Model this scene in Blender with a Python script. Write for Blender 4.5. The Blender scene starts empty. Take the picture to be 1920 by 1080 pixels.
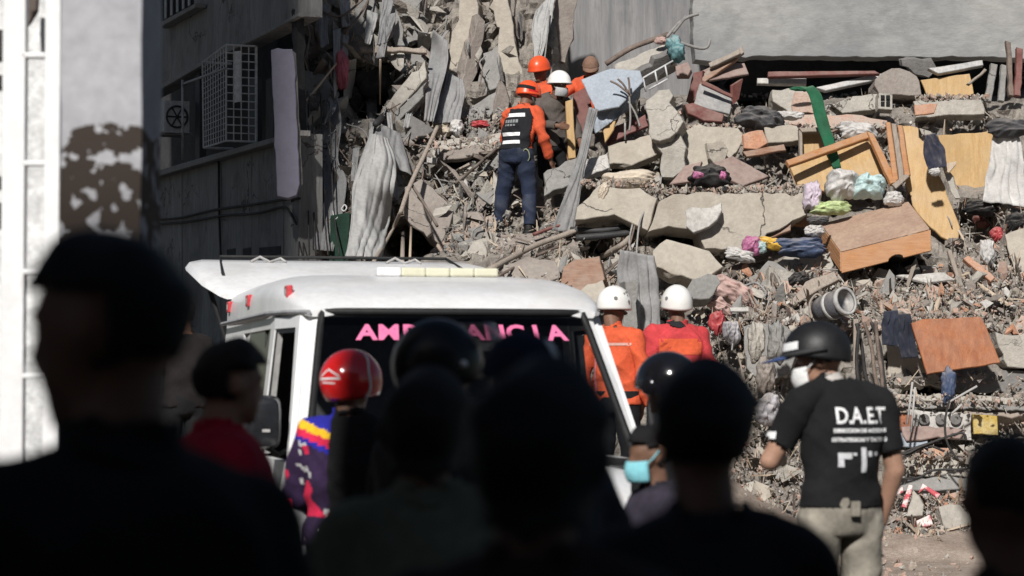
import bpy, bmesh, math, random
import numpy as np
from mathutils import Vector, Matrix, noise, Euler
from mathutils.bvhtree import BVHTree

# ------------------------------------------------------------------ camera
SC = bpy.context.scene
COL = SC.collection
FPX = 4533.0                      # focal length in pixels of the 1920 px wide picture (85 mm)
CAM = Vector((0, 0, 1.6))
PITCH = math.atan(165 / FPX)
cd = bpy.data.cameras.new('camera')
cd.lens = 85.0; cd.sensor_width = 36.0; cd.clip_end = 500
cd.dof.use_dof = True; cd.dof.focus_distance = 24.0; cd.dof.aperture_fstop = 3.4
cam = bpy.data.objects.new('camera', cd); COL.objects.link(cam)
cam.location = CAM; cam.rotation_euler = (math.pi / 2 + PITCH, 0, 0)
SC.camera = cam

# ------------------------------------------------------------------ light
SUN_EL, SUN_AZ = math.radians(36), math.radians(14)   # azimuth: how far left of straight behind the camera
wd = bpy.data.worlds.new('World'); SC.world = wd; wd.use_nodes = True
nt = wd.node_tree; bg = nt.nodes['Background']
sky = nt.nodes.new('ShaderNodeTexSky'); sky.sky_type = 'NISHITA'; sky.sun_disc = False
sky.sun_elevation = SUN_EL; sky.sun_rotation = math.pi + SUN_AZ
nt.links.new(sky.outputs[0], bg.inputs[0]); bg.inputs[1].default_value = 0.036
sd = bpy.data.lights.new('sun', 'SUN'); sd.energy = 4.4; sd.angle = math.radians(2.4); sd.color = (1.0, .97, .93)
sun = bpy.data.objects.new('sun', sd); COL.objects.link(sun)
sdir = Vector((math.sin(SUN_AZ) * math.cos(SUN_EL), math.cos(SUN_AZ) * math.cos(SUN_EL), -math.sin(SUN_EL)))
sun.rotation_euler = sdir.to_track_quat('-Z', 'Y').to_euler(); sun.location = (-6, -20, 20)
SC.view_settings.view_transform = 'Standard'; SC.view_settings.look = 'None'
SC.view_settings.exposure = 0.18; SC.view_settings.gamma = 1
SC.cycles.use_denoising = True
SC.cycles.max_bounces = 6; SC.cycles.diffuse_bounces = 2; SC.cycles.glossy_bounces = 2
SC.cycles.transparent_max_bounces = 8

# ------------------------------------------------------------------ helpers
random.seed(11)
U_ = Vector((0, -math.sin(PITCH), math.cos(PITCH))); F_ = Vector((0, math.cos(PITCH), math.sin(PITCH))); R_ = Vector((1, 0, 0))
def ray(px, py): return F_ + R_ * ((px - 960) / FPX) + U_ * ((540 - py) / FPX)
def P(px, py, Y):
    r = ray(px, py); return CAM + r * (Y / r.y)
def lerp_tab(t, x):
    if x <= t[0][0]: return t[0][1]
    for (a, b), (c, d) in zip(t, t[1:]):
        if x <= c: return b + (d - b) * (x - a) / (c - a)
    return t[-1][1]
def tag(o, label=None, cat=None, group=None, kind=None):
    if label: o['label'] = label
    if cat: o['category'] = cat
    if group: o['group'] = group
    if kind or cat: o['kind'] = kind or 'thing'
    return o
def mk(name, V, F, mat, parent=None, smooth=False, recalc=True, loc=None, mats=None, fm=None):
    me = bpy.data.meshes.new(name)
    me.from_pydata([tuple(v) for v in V], [], [tuple(f) for f in F])
    for m in (mats or [mat]): me.materials.append(m)
    if fm is not None: me.polygons.foreach_set('material_index', fm)
    if recalc:
        bm = bmesh.new(); bm.from_mesh(me); bmesh.ops.recalc_face_normals(bm, faces=bm.faces); bm.to_mesh(me); bm.free()
    if smooth: me.polygons.foreach_set('use_smooth', [True] * len(me.polygons))
    o = bpy.data.objects.new(name, me); COL.objects.link(o)
    if loc is not None: o.location = loc
    if parent: o.parent = parent
    return o
def empty(name, loc=(0, 0, 0), rz=0):
    o = bpy.data.objects.new(name, None); COL.objects.link(o); o.location = loc; o.rotation_euler = (0, 0, rz)
    o.empty_display_size = .1
    return o

# ------------------------------------------------------------------ materials
def M(name, c1, c2, sc=2.5, rough=.9, bump=.3, bsc=28, dust=None, damt=.6, metal=0, spec=.3, stretch=None, local=False, lo=.36, hi=.64, coat=0, fine=.22, crack=0, stain=None):
    m = bpy.data.materials.new(name); m.use_nodes = True
    n = m.node_tree.nodes; l = m.node_tree.links; b = n['Principled BSDF']
    b.inputs['Roughness'].default_value = rough; b.inputs['Metallic'].default_value = metal
    b.inputs['Specular IOR Level'].default_value = spec; b.inputs['Coat Weight'].default_value = coat
    if local:
        tc = n.new('ShaderNodeTexCoord'); src = tc.outputs['Object']
        oi = n.new('ShaderNodeObjectInfo'); ad = n.new('ShaderNodeVectorMath'); ad.operation = 'ADD'
        ml = n.new('ShaderNodeMath'); ml.operation = 'MULTIPLY'; ml.inputs[1].default_value = 37
        l.new(oi.outputs['Random'], ml.inputs[0]); l.new(src, ad.inputs[0]); l.new(ml.outputs[0], ad.inputs[1]); src = ad.outputs[0]
    else:
        src = n.new('ShaderNodeNewGeometry').outputs['Position']
    if stretch:
        mp = n.new('ShaderNodeMapping'); mp.inputs['Scale'].default_value = stretch; l.new(src, mp.inputs[0]); tsrc = mp.outputs[0]
    else: tsrc = src
    def nz(s, d=6, r=.62, v=tsrc):
        t = n.new('ShaderNodeTexNoise'); t.inputs['Scale'].default_value = s; t.inputs['Detail'].default_value = d
        t.inputs['Roughness'].default_value = r; l.new(v, t.inputs['Vector']); return t.outputs['Fac']
    def mrange(x, a, bb, c, d):
        t = n.new('ShaderNodeMapRange'); l.new(x, t.inputs[0])
        for i, v in enumerate((a, bb, c, d)): t.inputs[i + 1].default_value = v
        return t.outputs[0]
    def mix(f, a, bb, mode='MIX'):
        t = n.new('ShaderNodeMix'); t.data_type = 'RGBA'; t.blend_type = mode
        for s, v in ((0, f), (6, a), (7, bb)):
            if hasattr(v, 'is_linked'): l.new(v, t.inputs[s])
            else: t.inputs[s].default_value = v if s == 0 else (*v, 1)
        return t.outputs[2]
    c = mix(mrange(nz(sc), lo, hi, 0, 1), c1, c2)
    f = n.new('ShaderNodeCombineColor'); fv = mrange(nz(sc * 9, 4), .3, .7, 1 - fine, 1 + fine)
    for i in range(3): l.new(fv, f.inputs[i])
    c = mix(1.0, c, f.outputs[0], 'MULTIPLY')
    if dust:
        g = n.new('ShaderNodeNewGeometry'); sx = n.new('ShaderNodeSeparateXYZ'); l.new(g.outputs['Normal'], sx.inputs[0])
        up = mrange(sx.outputs[2], -.1, .75, .12, 1); nn = mrange(nz(7, 5, .6, src), .35, .6, 0, 1)
        mm = n.new('ShaderNodeMath'); mm.operation = 'MULTIPLY'; l.new(up, mm.inputs[0]); l.new(nn, mm.inputs[1])
        m2 = n.new('ShaderNodeMath'); m2.operation = 'MULTIPLY'; l.new(mm.outputs[0], m2.inputs[0]); m2.inputs[1].default_value = damt
        c = mix(m2.outputs[0], c, dust)
    hgt = None
    if stain:
        sn = mrange(nz(1.7, 7, .7, src), .52, .66, 0, .55); c = mix(sn, c, stain)
    if crack:
        wn = n.new('ShaderNodeTexNoise'); wn.inputs['Scale'].default_value = 5; wn.inputs['Detail'].default_value = 4; l.new(src, wn.inputs['Vector'])
        va = n.new('ShaderNodeVectorMath'); va.operation = 'MULTIPLY_ADD'; va.inputs[1].default_value = (.35, .35, .35); l.new(wn.outputs['Color'], va.inputs[0]); l.new(src, va.inputs[2])
        vo = n.new('ShaderNodeTexVoronoi'); vo.feature = 'DISTANCE_TO_EDGE'; vo.inputs['Scale'].default_value = crack; l.new(va.outputs[0], vo.inputs['Vector'])
        ck = mrange(vo.outputs['Distance'], .002, .011, 1, 0); gate = mrange(nz(1.3, 3, .5, src), .5, .56, 0, 1)
        mk_ = n.new('ShaderNodeMath'); mk_.operation = 'MULTIPLY'; l.new(ck, mk_.inputs[0]); l.new(gate, mk_.inputs[1]); hgt = mk_.outputs[0]
        c = mix(hgt, c, (.07, .062, .055))
    l.new(c, b.inputs['Base Color'])
    if bump:
        bp = n.new('ShaderNodeBump'); bp.inputs['Strength'].default_value = bump; bp.inputs['Distance'].default_value = .03
        h0 = nz(bsc, 5, .65)
        if hgt is not None:
            sb = n.new('ShaderNodeMath'); sb.operation = 'SUBTRACT'; l.new(h0, sb.inputs[0]); l.new(hgt, sb.inputs[1]); h0 = sb.outputs[0]
        l.new(h0, bp.inputs['Height']); l.new(bp.outputs[0], b.inputs['Normal'])
    return m
DUST = (.40, .35, .30)
conc_grey = M('concrete_grey', (.235, .228, .217), (.285, .276, .26), bump=.5, fine=.14, crack=2.2, stain=(.2, .185, .165))  # darkened in colour for the weaker light over the left rubble
conc_pale = M('concrete_pale', (.36, .335, .295), (.42, .392, .345), bump=.5, fine=.14, crack=2.2, stain=(.27, .24, .205))
conc_beige = M('concrete_beige', (.38, .34, .285), (.42, .378, .32), sc=1.6, bump=.38, fine=.12, crack=.9, stain=(.29, .245, .2))
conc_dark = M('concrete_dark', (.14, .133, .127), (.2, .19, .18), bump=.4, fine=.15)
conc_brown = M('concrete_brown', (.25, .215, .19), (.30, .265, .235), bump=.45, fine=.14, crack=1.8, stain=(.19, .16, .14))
plaster = M('plaster_white', (.42, .4, .375), (.52, .5, .47), bump=.35, crack=3, stain=(.33, .3, .27))
rubble_warm = M('rubble_warm', (.26, .215, .175), (.4, .34, .285), sc=5, bump=.7, bsc=40)
brick_or = M('brick_orange', (.42, .19, .11), (.5, .27, .17), sc=6, bump=.3, dust=DUST, damt=.75)
brick_pk = M('brick_pink', (.42, .27, .21), (.46, .34, .28), sc=6, bump=.3, dust=DUST, damt=.7)
brick_rd = M('brick_red', (.2, .075, .05), (.3, .13, .09), sc=6, bump=.3, dust=DUST, damt=.5)
wood_or = M('wood_orange', (.37, .16, .06), (.46, .22, .09), sc=3, rough=.55, bump=.08, stretch=(2, 2, 22), dust=(.42, .34, .26), damt=.55, local=True, fine=.2)
wood_yel = M('wood_yellow', (.43, .265, .105), (.52, .345, .16), sc=2, rough=.6, bump=.06, stretch=(14, 14, 1.5), dust=(.46, .38, .28), damt=.5, local=True, fine=.16, stain=(.38, .24, .1))
wood_brown = M('wood_brown', (.2, .1, .06), (.29, .16, .1), sc=3, rough=.6, bump=.12, stretch=(3, 3, 20), dust=DUST, damt=.6, local=True)
wood_red = M('wood_reddish', (.25, .075, .025), (.36, .13, .05), sc=2.5, rough=.45, bump=.08, stretch=(6, 6, 2), dust=(.45, .36, .28), damt=.35, local=True)
wood_pale = M('wood_pale', (.42, .33, .24), (.52, .43, .33), sc=3, rough=.75, bump=.2, stretch=(18, 18, 2), local=True)
wood_dusty = M('wood_dusty', (.27, .225, .185), (.36, .31, .265), sc=3, rough=.85, bump=.25, stretch=(16, 16, 2), local=True)
wood_dark = M('wood_dark', (.06, .045, .038), (.11, .085, .07), sc=3, rough=.7, bump=.2, local=True, dust=DUST, damt=.35)
mauve = M('board_mauve', (.24, .165, .145), (.29, .205, .18), sc=2, rough=.7, bump=.1, dust=DUST, damt=.35)
maroon = M('board_maroon', (.13, .04, .035), (.18, .065, .055), sc=3, rough=.6, bump=.1, dust=DUST, damt=.35)
metal_grey = M('metal_grey', (.3, .3, .3), (.38, .375, .37), rough=.5, bump=.1, metal=.3, dust=DUST, damt=.5)
metal_rust = M('metal_rusty', (.13, .1, .085), (.22, .17, .14), sc=8, rough=.8, bump=.3)
metal_dark = M('metal_dark', (.03, .03, .032), (.05, .05, .05), rough=.6, bump=.1)
lilac = M('paint_lilac', (.2, .19, .245), (.235, .225, .285), sc=1.5, rough=.75, bump=.08, fine=.08)
black_m = M('black_matte', (.008, .008, .009), (.013, .013, .013), rough=.85, bump=.1, fine=.2)
cable_m = M('cable_black', (.025, .024, .024), (.05, .047, .045), rough=.7, bump=.1)
cable_gr = M('cable_grey', (.22, .21, .2), (.3, .29, .275), rough=.8, bump=.1)
def fab(name, c, v=.18, rough=.92, bump=.25, bsc=60, dust=None, damt=.3):
    if name.startswith('cloth_') and dust is None: dust, damt = DUST, .5
    return M(name, tuple(x * (1 - v) for x in c), tuple(min(1, x * (1 + v)) for x in c), sc=4, rough=rough, bump=bump, bsc=bsc, dust=dust, damt=damt, fine=.12)
tarp_m = fab('tarp_grey', (.36, .355, .345), .1, bump=.12, bsc=70)  # colour lowered to carry the light falloff at the left
tarp_dim = fab('sheet_grey', (.25, .247, .245), .14, bump=.12, bsc=70)  # also lowered in colour for the fainter light at the left
sheet_blue = fab('sheet_pale_blue', (.33, .365, .41), .08)
cl_white = fab('cloth_white', (.56, .545, .53), .1); cl_cream = fab('cloth_cream', (.58, .5, .4), .1)
cl_cyan = fab('cloth_cyan', (.45, .6, .6), .1); cl_green = fab('cloth_lime', (.42, .52, .25), .25)
cl_pink = fab('cloth_pink', (.46, .31, .28), .2); cl_mag = fab('cloth_magenta', (.5, .16, .32), .2)
cl_yel = fab('cloth_yellow', (.7, .42, .06), .15); cl_navy = fab('cloth_navy', (.022, .026, .05), .25)
cl_denim = fab('denim_navy', (.022, .026, .042), .3, dust=DUST, damt=.12); cl_black = fab('cloth_black', (.022, .022, .024), .3, dust=DUST, damt=.25)
cl_grey = fab('cloth_charcoal', (.07, .07, .075), .25, dust=DUST, damt=.3); cl_red = fab('cloth_red', (.42, .05, .06), .25)
cl_teal = fab('cloth_teal', (.13, .27, .29), .25); cl_lilac = fab('cloth_lilac', (.56, .48, .56), .1)
cl_greenstrap = fab('strap_green', (.014, .115, .055), .25, dust=DUST, damt=.2); cl_pat = fab('cloth_patterned', (.33, .32, .34), .6, bsc=30)
cl_blue = fab('cloth_blue', (.05, .075, .14), .25)
cl_rose = fab('cloth_rose', (.38, .09, .13), .2)
# ------------------------------------------------------------------ rubble slope: how deep its face lies at (x, z)
T_L = [(0, 23.2), (2.6, 24.3), (3.2, 24.8), (4.5, 25.8), (6, 26.8), (9, 27.8)]
T_M = [(0, 22.0), (2.0, 22.9), (2.6, 23.7), (3.0, 24.9), (3.5, 25.5), (4.3, 26.3), (6, 27.6), (9, 28.2)]
T_R = [(0, 21.5), (.6, 22.6), (1.6, 23.0), (2.1, 23.4), (2.7, 24.5), (3.5, 25.3), (4.55, 26.5), (4.78, 27.7), (5.1, 29.4), (9, 31)]
def sstep(a, b, x):
    t = min(1, max(0, (x - a) / (b - a))); return t * t * (3 - 2 * t)
POCK = []
def Yf(x, z, fine=False):
    wl = 1 - sstep(-1.6, -.7, x); wr = sstep(.45, .85, x)
    y = wl * lerp_tab(T_L, z) + wr * lerp_tab(T_R, z) + (1 - wl - wr) * lerp_tab(T_M, z)
    for (a, b, rx, rz, d) in POCK:
        q = ((x - a) / rx) ** 2 + ((z - b) / rz) ** 2
        if q < 2.6: q *= 1 + .9 * noise.noise(Vector((x * 5, z * 5, 1.5)))
        if q < 1.6: y += d * (1 - sstep(.35, 1.3, q))
    if fine:
        p = Vector((x, z, 0))
        y += .22 * noise.fractal(p * 1.7, 1, 2, 4)
        q = Vector((x + .25 * noise.noise(p * 2.1), z + .25 * noise.noise(p * 2.3 + Vector((9, 3, 1))), .5))
        y -= .20 * abs(noise.cell(q * 4.5)) + .10 * abs(noise.cell(q * 11 + Vector((3, 7, 2))))
        y += .16
    return y
def hit(px, py):
    Y = 24.5
    for _ in range(14):
        p = P(px, py, Y); Y = .4 * Y + .6 * Yf(p.x, p.z)
    return P(px, py, Y)
def pocket(px, py, w, h, d):
    p = hit(px, py); POCK.append((p.x, p.z, w / 2 * p.y / FPX, h / 2 * p.y / FPX, d))
for a in ((690, 160, 100, 120, 1.3), (762, 455, 100, 100, 1.2), (1285, 450, 120, 50, .9), (860, 300, 70, 30, .7), (570, 280, 24, 420, .8),
          (1550, 530, 60, 14, .3), (1690, 500, 130, 40, .6), (1840, 420, 90, 90, .6), (1120, 470, 60, 60, .5),
          (1430, 190, 130, 60, .9), (1180, 320, 100, 18, .5), (780, 90, 40, 60, .8), (1780, 735, 200, 30, .5), (1410, 640, 60, 80, .4), (1890, 590, 60, 40, .4)): pocket(*a)
def nrm(yaw, pitch):
    a, b = math.radians(yaw), math.radians(pitch)
    return Vector((math.sin(a) * math.cos(b), -math.cos(a) * math.cos(b), math.sin(b)))
def proj(px, py, p0, n):
    r = ray(px, py); return CAM + r * (n.dot(p0 - CAM) / n.dot(r))
def slab_mesh(pts, n, th, jag=.02, bev=.01, step=.07, seed=0):
    """closed plate: pts is the front outline (3-D, planar), th its thickness, edges broken by noise"""
    n = n.normalized(); c = sum(pts, Vector()) / len(pts)
    u = (pts[1] - pts[0]).normalized(); v = n.cross(u)
    out = []
    for a, b in zip(pts, pts[1:] + pts[:1]):
        k = max(1, int((b - a).length / step)) if jag else 1
        for i in range(k):
            q = a.lerp(b, i / k)
            if jag and (i or jag > .03):
                s = q * 6 + Vector((seed, seed * 2, 0)); s2 = q * 19 + Vector((0, seed, 5))
                jg = jag * (.5 + 1.3 * abs(noise.noise(q * 2.5 + Vector((seed, 0, 0)))) * 1.5); q = q + u * jg * (noise.noise(s) * 1.6 + noise.noise(s2) * 1.0) + v * jg * (noise.noise(s + Vector((7, 1, 3))) * 1.6 + noise.noise(s2 + Vector((1, 9, 3))) * 1.0)
            out.append(q)
    N = len(out); rings = []
    area = sum((out[i] - c).cross(out[(i + 1) % N] - c).dot(n) for i in range(N)); sg = 1 if area > 0 else -1
    def off(d, back, rough):
        r = []
        for i in range(N):
            t = (out[(i + 1) % N] - out[i - 1]); t = t.normalized() if t.length > 1e-6 else u
            nv = n.cross(t) * sg
            q = out[i] + nv * d - n * back
            if rough: q = q + nv * (noise.noise(q * 14) * rough) + n * noise.noise(q * 11 + Vector((4, 4, 4))) * rough * .4
            r.append(q)
        return r
    rings = [off(bev, 0, 0), off(0, bev, 0)]
    if th > .07: rings += [off(.0, th * .35, jag * 1.2), off(.0, th * .7, jag * 1.2)]
    rings.append(off(0, th, 0))
    V = [q for r in rings for q in r]; F = [list(range(N)), [(len(rings) - 1) * N + i for i in range(N)][::-1]]
    for k in range(len(rings) - 1):
        for i in range(N):
            j = (i + 1) % N; F.append((k * N + i, k * N + j, (k + 1) * N + j, (k + 1) * N + i))
    return V, F, c
SEED = [0]
def S(name, label, cat, poly, mat, yaw=0, pitch=0, th=.12, dy=-.12, Y=None, jag=.026, plane=None, parent=None, group=None, bev=.007):
    """a plate, slab or board whose outline is met at its own place on the slope"""
    SEED[0] += 1
    if plane: p0, n = plane
    else:
        cx = sum(p[0] for p in poly) / len(poly); cy = sum(p[1] for p in poly) / len(poly)
        p0 = P(cx, cy, Y) if Y else hit(cx, cy)
        if not Y: p0 = P(cx, cy, p0.y + dy)
        n = nrm(yaw, pitch)
    pts = [proj(x, y, p0, n) for x, y in poly]
    V, F, c = slab_mesh(pts, n, th, jag, bev, seed=SEED[0])
    o = mk(name, [v - c for v in V], F, mat, parent, loc=c)
    if label: tag(o, label, cat, group)
    return o
def tube(V, F, pts, r, seg=7, cap=True):
    b = len(V); n = len(pts); prev = None
    for i, p in enumerate(pts):
        t = (pts[min(i + 1, n - 1)] - pts[max(i - 1, 0)]).normalized()
        a = t.cross(Vector((0, 0, 1)) if abs(t.z) < .9 else Vector((1, 0, 0))).normalized() if prev is None else (prev - t * prev.dot(t)).normalized()
        prev = a; c = t.cross(a); rr = r[i] if isinstance(r, (list, tuple)) else r
        for k in range(seg):
            g = 2 * math.pi * k / seg; V.append(p + a * math.cos(g) * rr + c * math.sin(g) * rr)
    for i in range(n - 1):
        for k in range(seg):
            j = (k + 1) % seg; F.append((b + i * seg + k, b + i * seg + j, b + (i + 1) * seg + j, b + (i + 1) * seg + k))
    if cap: F.append([b + k for k in range(seg)][::-1]); F.append([b + (n - 1) * seg + k for k in range(seg)])
def smooth_pts(pts, k=5):
    if len(pts) < 3: return pts
    out = []
    for i in range(len(pts) - 1):
        p0, p1, p2, p3 = pts[max(i - 1, 0)], pts[i], pts[i + 1], pts[min(i + 2, len(pts) - 1)]
        for s in range(k):
            t = s / k
            out.append(.5 * ((2 * p1) + (p2 - p0) * t + (2 * p0 - 5 * p1 + 4 * p2 - p3) * t * t + (3 * p1 - p0 - 3 * p2 + p3) * t ** 3))
    return out + [pts[-1]]
def px3(pts, Y=None, dy=-.2):
    """pixel places (x, y[, depth]) to points just off the slope"""
    r = []
    for q in pts:
        if len(q) > 2: r.append(P(*q))
        elif Y: r.append(P(q[0], q[1], Y))
        else:
            h = hit(q[0], q[1]); r.append(P(q[0], q[1], h.y + dy))
    return r
def rod(name, label, cat, pts, r, mat, Y=None, dy=-.25, smooth=True, parent=None, group=None, seg=7):
    p = px3(pts, Y, dy); p = smooth_pts(p) if smooth else p
    c = p[len(p) // 2].copy(); V, F = [], []
    tube(V, F, [q - c for q in p], r, seg)
    o = mk(name, V, F, mat, parent, smooth=True, loc=c)
    if label: tag(o, label, cat, group)
    return o
def resample(pts, n):
    L = [0]
    for a, b in zip(pts, pts[1:]): L.append(L[-1] + (b - a).length)
    return [Vector([lerp_tab([(L[k], pts[k][c]) for k in range(len(pts))], L[-1] * i / (n - 1)) for c in range(3)]) for i in range(n)]
def cloth(name, label, cat, left, right, mat, Y=None, dy=-.25, folds=4, amp=.035, nu=26, nv=34, sag=0, th=.008, group=None, parent=None, seed=0):
    """a hanging or draped sheet between two edge lines, with folds that run along it"""
    A = resample(smooth_pts(px3(left, Y, dy)), nv); B = resample(smooth_pts(px3(right, Y, dy)), nv)
    c = (A[0] + B[-1]) / 2; V = []; F = []
    for j in range(nv):
        tv = j / (nv - 1)
        for i in range(nu):
            tu = i / (nu - 1); q = A[j].lerp(B[j], tu)
            ph = tu * folds * 2 * math.pi + 7 * noise.noise(Vector((tu * 2.2 + .6 * tv, tv * 1.4, seed + c.x))) + 1.5 * tv
            f = amp * (math.sin(ph) + .35 * math.sin(2.3 * ph + 1 + 3 * tv)) * (.45 + .55 * tv) * (.35 + .9 * abs(noise.noise(Vector((tu * 3, tv * 2, c.z)))) * 1.6)
            f = .5 * f + amp * 1.1 * noise.noise(q * 3 + Vector((seed, 0, 0))) + amp * .35 * (1 - 2 * abs(noise.noise(Vector((q.x * 16 + q.z * 5, q.z * 4, seed))))) + amp * .12 * noise.noise(q * 9)
            q = q + Vector((.4 * f, -f - sag * math.sin(math.pi * tu), .2 * f))
            V.append(q - c)
    for j in range(nv - 1):
        for i in range(nu - 1):
            a = j * nu + i; F.append((a, a + 1, a + nu + 1, a + nu))
    o = mk(name, V, F, mat, parent, smooth=True, loc=c)
    m = o.modifiers.new('thickness', 'SOLIDIFY'); m.thickness = th
    if label: tag(o, label, cat, group)
    return o
def ico(sub=3):
    bm = bmesh.new(); bmesh.ops.create_icosphere(bm, subdivisions=sub, radius=1)
    V = [v.co.copy() for v in bm.verts]; F = [[v.index for v in f.verts] for f in bm.faces]; bm.free(); return V, F
ICO4 = ico(4); ICO3 = ico(3)
def heap(name, label, cat, px, py, w, h, mat, dep=.6, rough=.5, freq=2.6, rot=0, dy=-.1, seed=None, parent=None, group=None, Y=None, mats=None):
    """a crumpled piece of cloth lying on the slope: a sheet pushed into sharp folds, its rim tucked down"""
    SEED[0] += 1; seed = SEED[0] if seed is None else seed
    p = P(px, py, Y) if Y else hit(px, py); p = P(px, py, p.y + dy); k = p.y / FPX
    rr = random.Random(seed * 7 + 1); N = 30; W, Hh = w / 2 * k * 1.08, h / 2 * k * 1.08; m = min(W, Hh)
    fo = [(rr.uniform(-.5, .5) if i < 3 else rr.uniform(0, 3.14), rr.uniform(2., 5.), rr.uniform(.5, 1), rr.uniform(0, 9)) for i in range(5)]
    V = []; F = []; R = Matrix.Rotation(math.radians(-rot), 3, 'Y')
    for j in range(N + 1):
        for i in range(N + 1):
            a, b = -1 + 2 * i / N, -1 + 2 * j / N
            x = a * math.sqrt(1 - .42 * b * b); z = b * math.sqrt(1 - .42 * a * a); r = max(abs(a), abs(b))
            e = 1 + .3 * noise.noise(Vector((x * 1.3, z * 1.3, seed * 3.7))) + .16 * noise.noise(Vector((x * 3.5, z * 3.5, seed)))
            f = 0
            for (th, fr, am, ph) in fo:
                g = fr * (x * math.cos(th) + z * math.sin(th)) + ph + 2.6 * noise.noise(Vector((x * 1.4 + ph, z * 1.4, seed)))
                f += am * (1 - abs(math.sin(g))) ** 1.4
            f = f / 3 + .25 * noise.noise(Vector((x * 5, z * 5, seed + 2.)))
            d = m * (.8 * (1 - r ** 3) + rough * 1.1 * (f - .4) * (1 - .6 * r ** 4)) - m * .35 * r ** 4
            q = Vector((x * e * W, 0, z * e * Hh)) + Vector((.25 * d * noise.noise(Vector((x * 2, z * 2, seed + 5))), -d * .95, d * .3))
            V.append(R @ q)
    for j in range(N):
        for i in range(N): a = j * (N + 1) + i; F.append((a, a + 1, a + N + 2, a + N + 1))
    o = mk(name, V, F, mat, parent, smooth=True, loc=p)
    md = o.modifiers.new('thickness', 'SOLIDIFY'); md.thickness = .006
    if label: tag(o, label, cat, group)
    return o
def box_vf(V, F, lo, hi, mat4=None):
    b = len(V)
    for x in (lo[0], hi[0]):
        for y in (lo[1], hi[1]):
            for z in (lo[2], hi[2]):
                q = Vector((x, y, z)); V.append(mat4 @ q if mat4 else q)
    for f in ((0, 1, 3, 2), (4, 6, 7, 5), (0, 4, 5, 1), (2, 3, 7, 6), (0, 2, 6, 4), (1, 5, 7, 3)): F.append([b + i for i in f])
def box(name, lo, hi, mat, parent=None, bev=.0):
    V, F = [], []; box_vf(V, F, lo, hi); o = mk(name, V, F, mat, parent)
    if bev:
        m = o.modifiers.new('bevel', 'BEVEL'); m.width = bev; m.segments = 2
    return o
facade_d = M('facade_inside', (.03, .03, .032), (.06, .06, .06), sc=2)  # near-black colour stands in for the dark of unlit interiors
# ------------------------------------------------------------------ ground
asphalt = M('asphalt_dusty', (.09, .085, .08), (.2, .18, .155), sc=1.2, bump=.4, bsc=60)
V = []; F = []; GX = [-200, -60, -20] + [(-12 + .5 * i) for i in range(57)] + [30, 60, 200]; GY = [-100, -40, -15] + [(-5 + .5 * i) for i in range(75)] + [45, 80, 250]
for y in GY:
    for x in GX: V.append((x, y, .012 * noise.noise(Vector((x, y, 0)) * 1.7)))
for j in range(len(GY) - 1):
    for i in range(len(GX) - 1):
        a = j * len(GX) + i; F.append((a, a + 1, a + len(GX) + 1, a + len(GX)))
tag(mk('ground', V, F, asphalt, smooth=True), kind='structure')
# dusty earth apron of trampled debris in front of the slope
def apron_h(x, y):
    h = .5 * sstep(15.8, 18.2, y) * (1 - sstep(1.7, 2.9, x)) * sstep(-5.5, -3.5, x)
    h += .22 * sstep(20.2, 21.6, y)
    p = Vector((x, y, 0)); return max(h + .05 * noise.fractal(p * 2.2, 1, 2, 4) * sstep(15.5, 17, y) - .02, .02 + .012 * noise.noise(p * 5))
earth = M('earth_pink', (.30, .235, .19), (.42, .345, .285), sc=4, bump=.7, bsc=45)
V = []; F = []; nx, ny = 150, 90
for j in range(ny):
    for i in range(nx):
        x = -6 + 15 * i / (nx - 1); y = 15.4 + 9 * j / (ny - 1); V.append((x, y, apron_h(x, y)))
for j in range(ny - 1):
    for i in range(nx - 1):
        a = j * nx + i; F.append((a, a + 1, a + nx + 1, a + nx))
tag(mk('debris_ground', V, F, earth, smooth=True), kind='structure')
# the body of the rubble slope
V = []; F = []; nx, nz = 300, 170
for j in range(nz):
    for i in range(nx):
        x = -2.12 + 10.5 * i / (nx - 1); z = -.1 + 8.6 * j / (nz - 1)
        y = Yf(x, z, True); V.append((x, y, z + .05 * noise.noise(Vector((x, z, 3)) * 6)))
for j in range(nz - 1):
    for i in range(nx - 1):
        a = j * nx + i; F.append((a, a + 1, a + nx + 1, a + nx))
tag(mk('rubble_slope', V, F, M('rubble_mass', (.2, .18, .16), (.33, .295, .255), sc=4, bump=.9, bsc=35)), 'packed mass of broken concrete and dust under the wreckage', 'rubble', kind='structure')

# ------------------------------------------------------------------ unseen buildings added to shade the crowd and the left facade
stucco = M('stucco_tan', (.3, .27, .23), (.36, .33, .28), sc=1, bump=.2)
glass_dk = M('glass_dark', (.02, .022, .025), (.03, .032, .035), rough=.12, bump=0, spec=.6)
def simple_building(name, label, x0, x1, y0, y1, h, face, n, floors):
    e = empty(name, ((x0 + x1) / 2, (y0 + y1) / 2, 0)); tag(e, label, 'building')
    hx, hy = (x1 - x0) / 2, (y1 - y0) / 2
    box('wall', (-hx, -hy, 0), (hx, hy, h), stucco, e); box('roof', (-hx - .2, -hy - .2, h + .003), (hx + .2, hy + .2, h + .15), conc_grey, e)
    for f in range(floors):
        z = .9 + f * (h - .6) / floors
        for i in range(n):
            if face == 'y':
                w = 2 * hx / n; x = -hx + (i + .5) * w
                o = box('window', (x - .55, hy + .002, z), (x + .55, hy + .06, z + 1.3), plaster, e); box('pane', (x - .48, hy + .061, z + .07), (x + .48, hy + .07, z + 1.23), glass_dk, o)
            else:
                w = 2 * hy / n; y = -hy + (i + .5) * w
                o = box('window', (hx + .002, y - .55, z), (hx + .06, y + .55, z + 1.3), plaster, e); box('pane', (hx + .061, y - .48, z + .07), (hx + .07, y + .48, z + 1.23), glass_dk, o)
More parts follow.
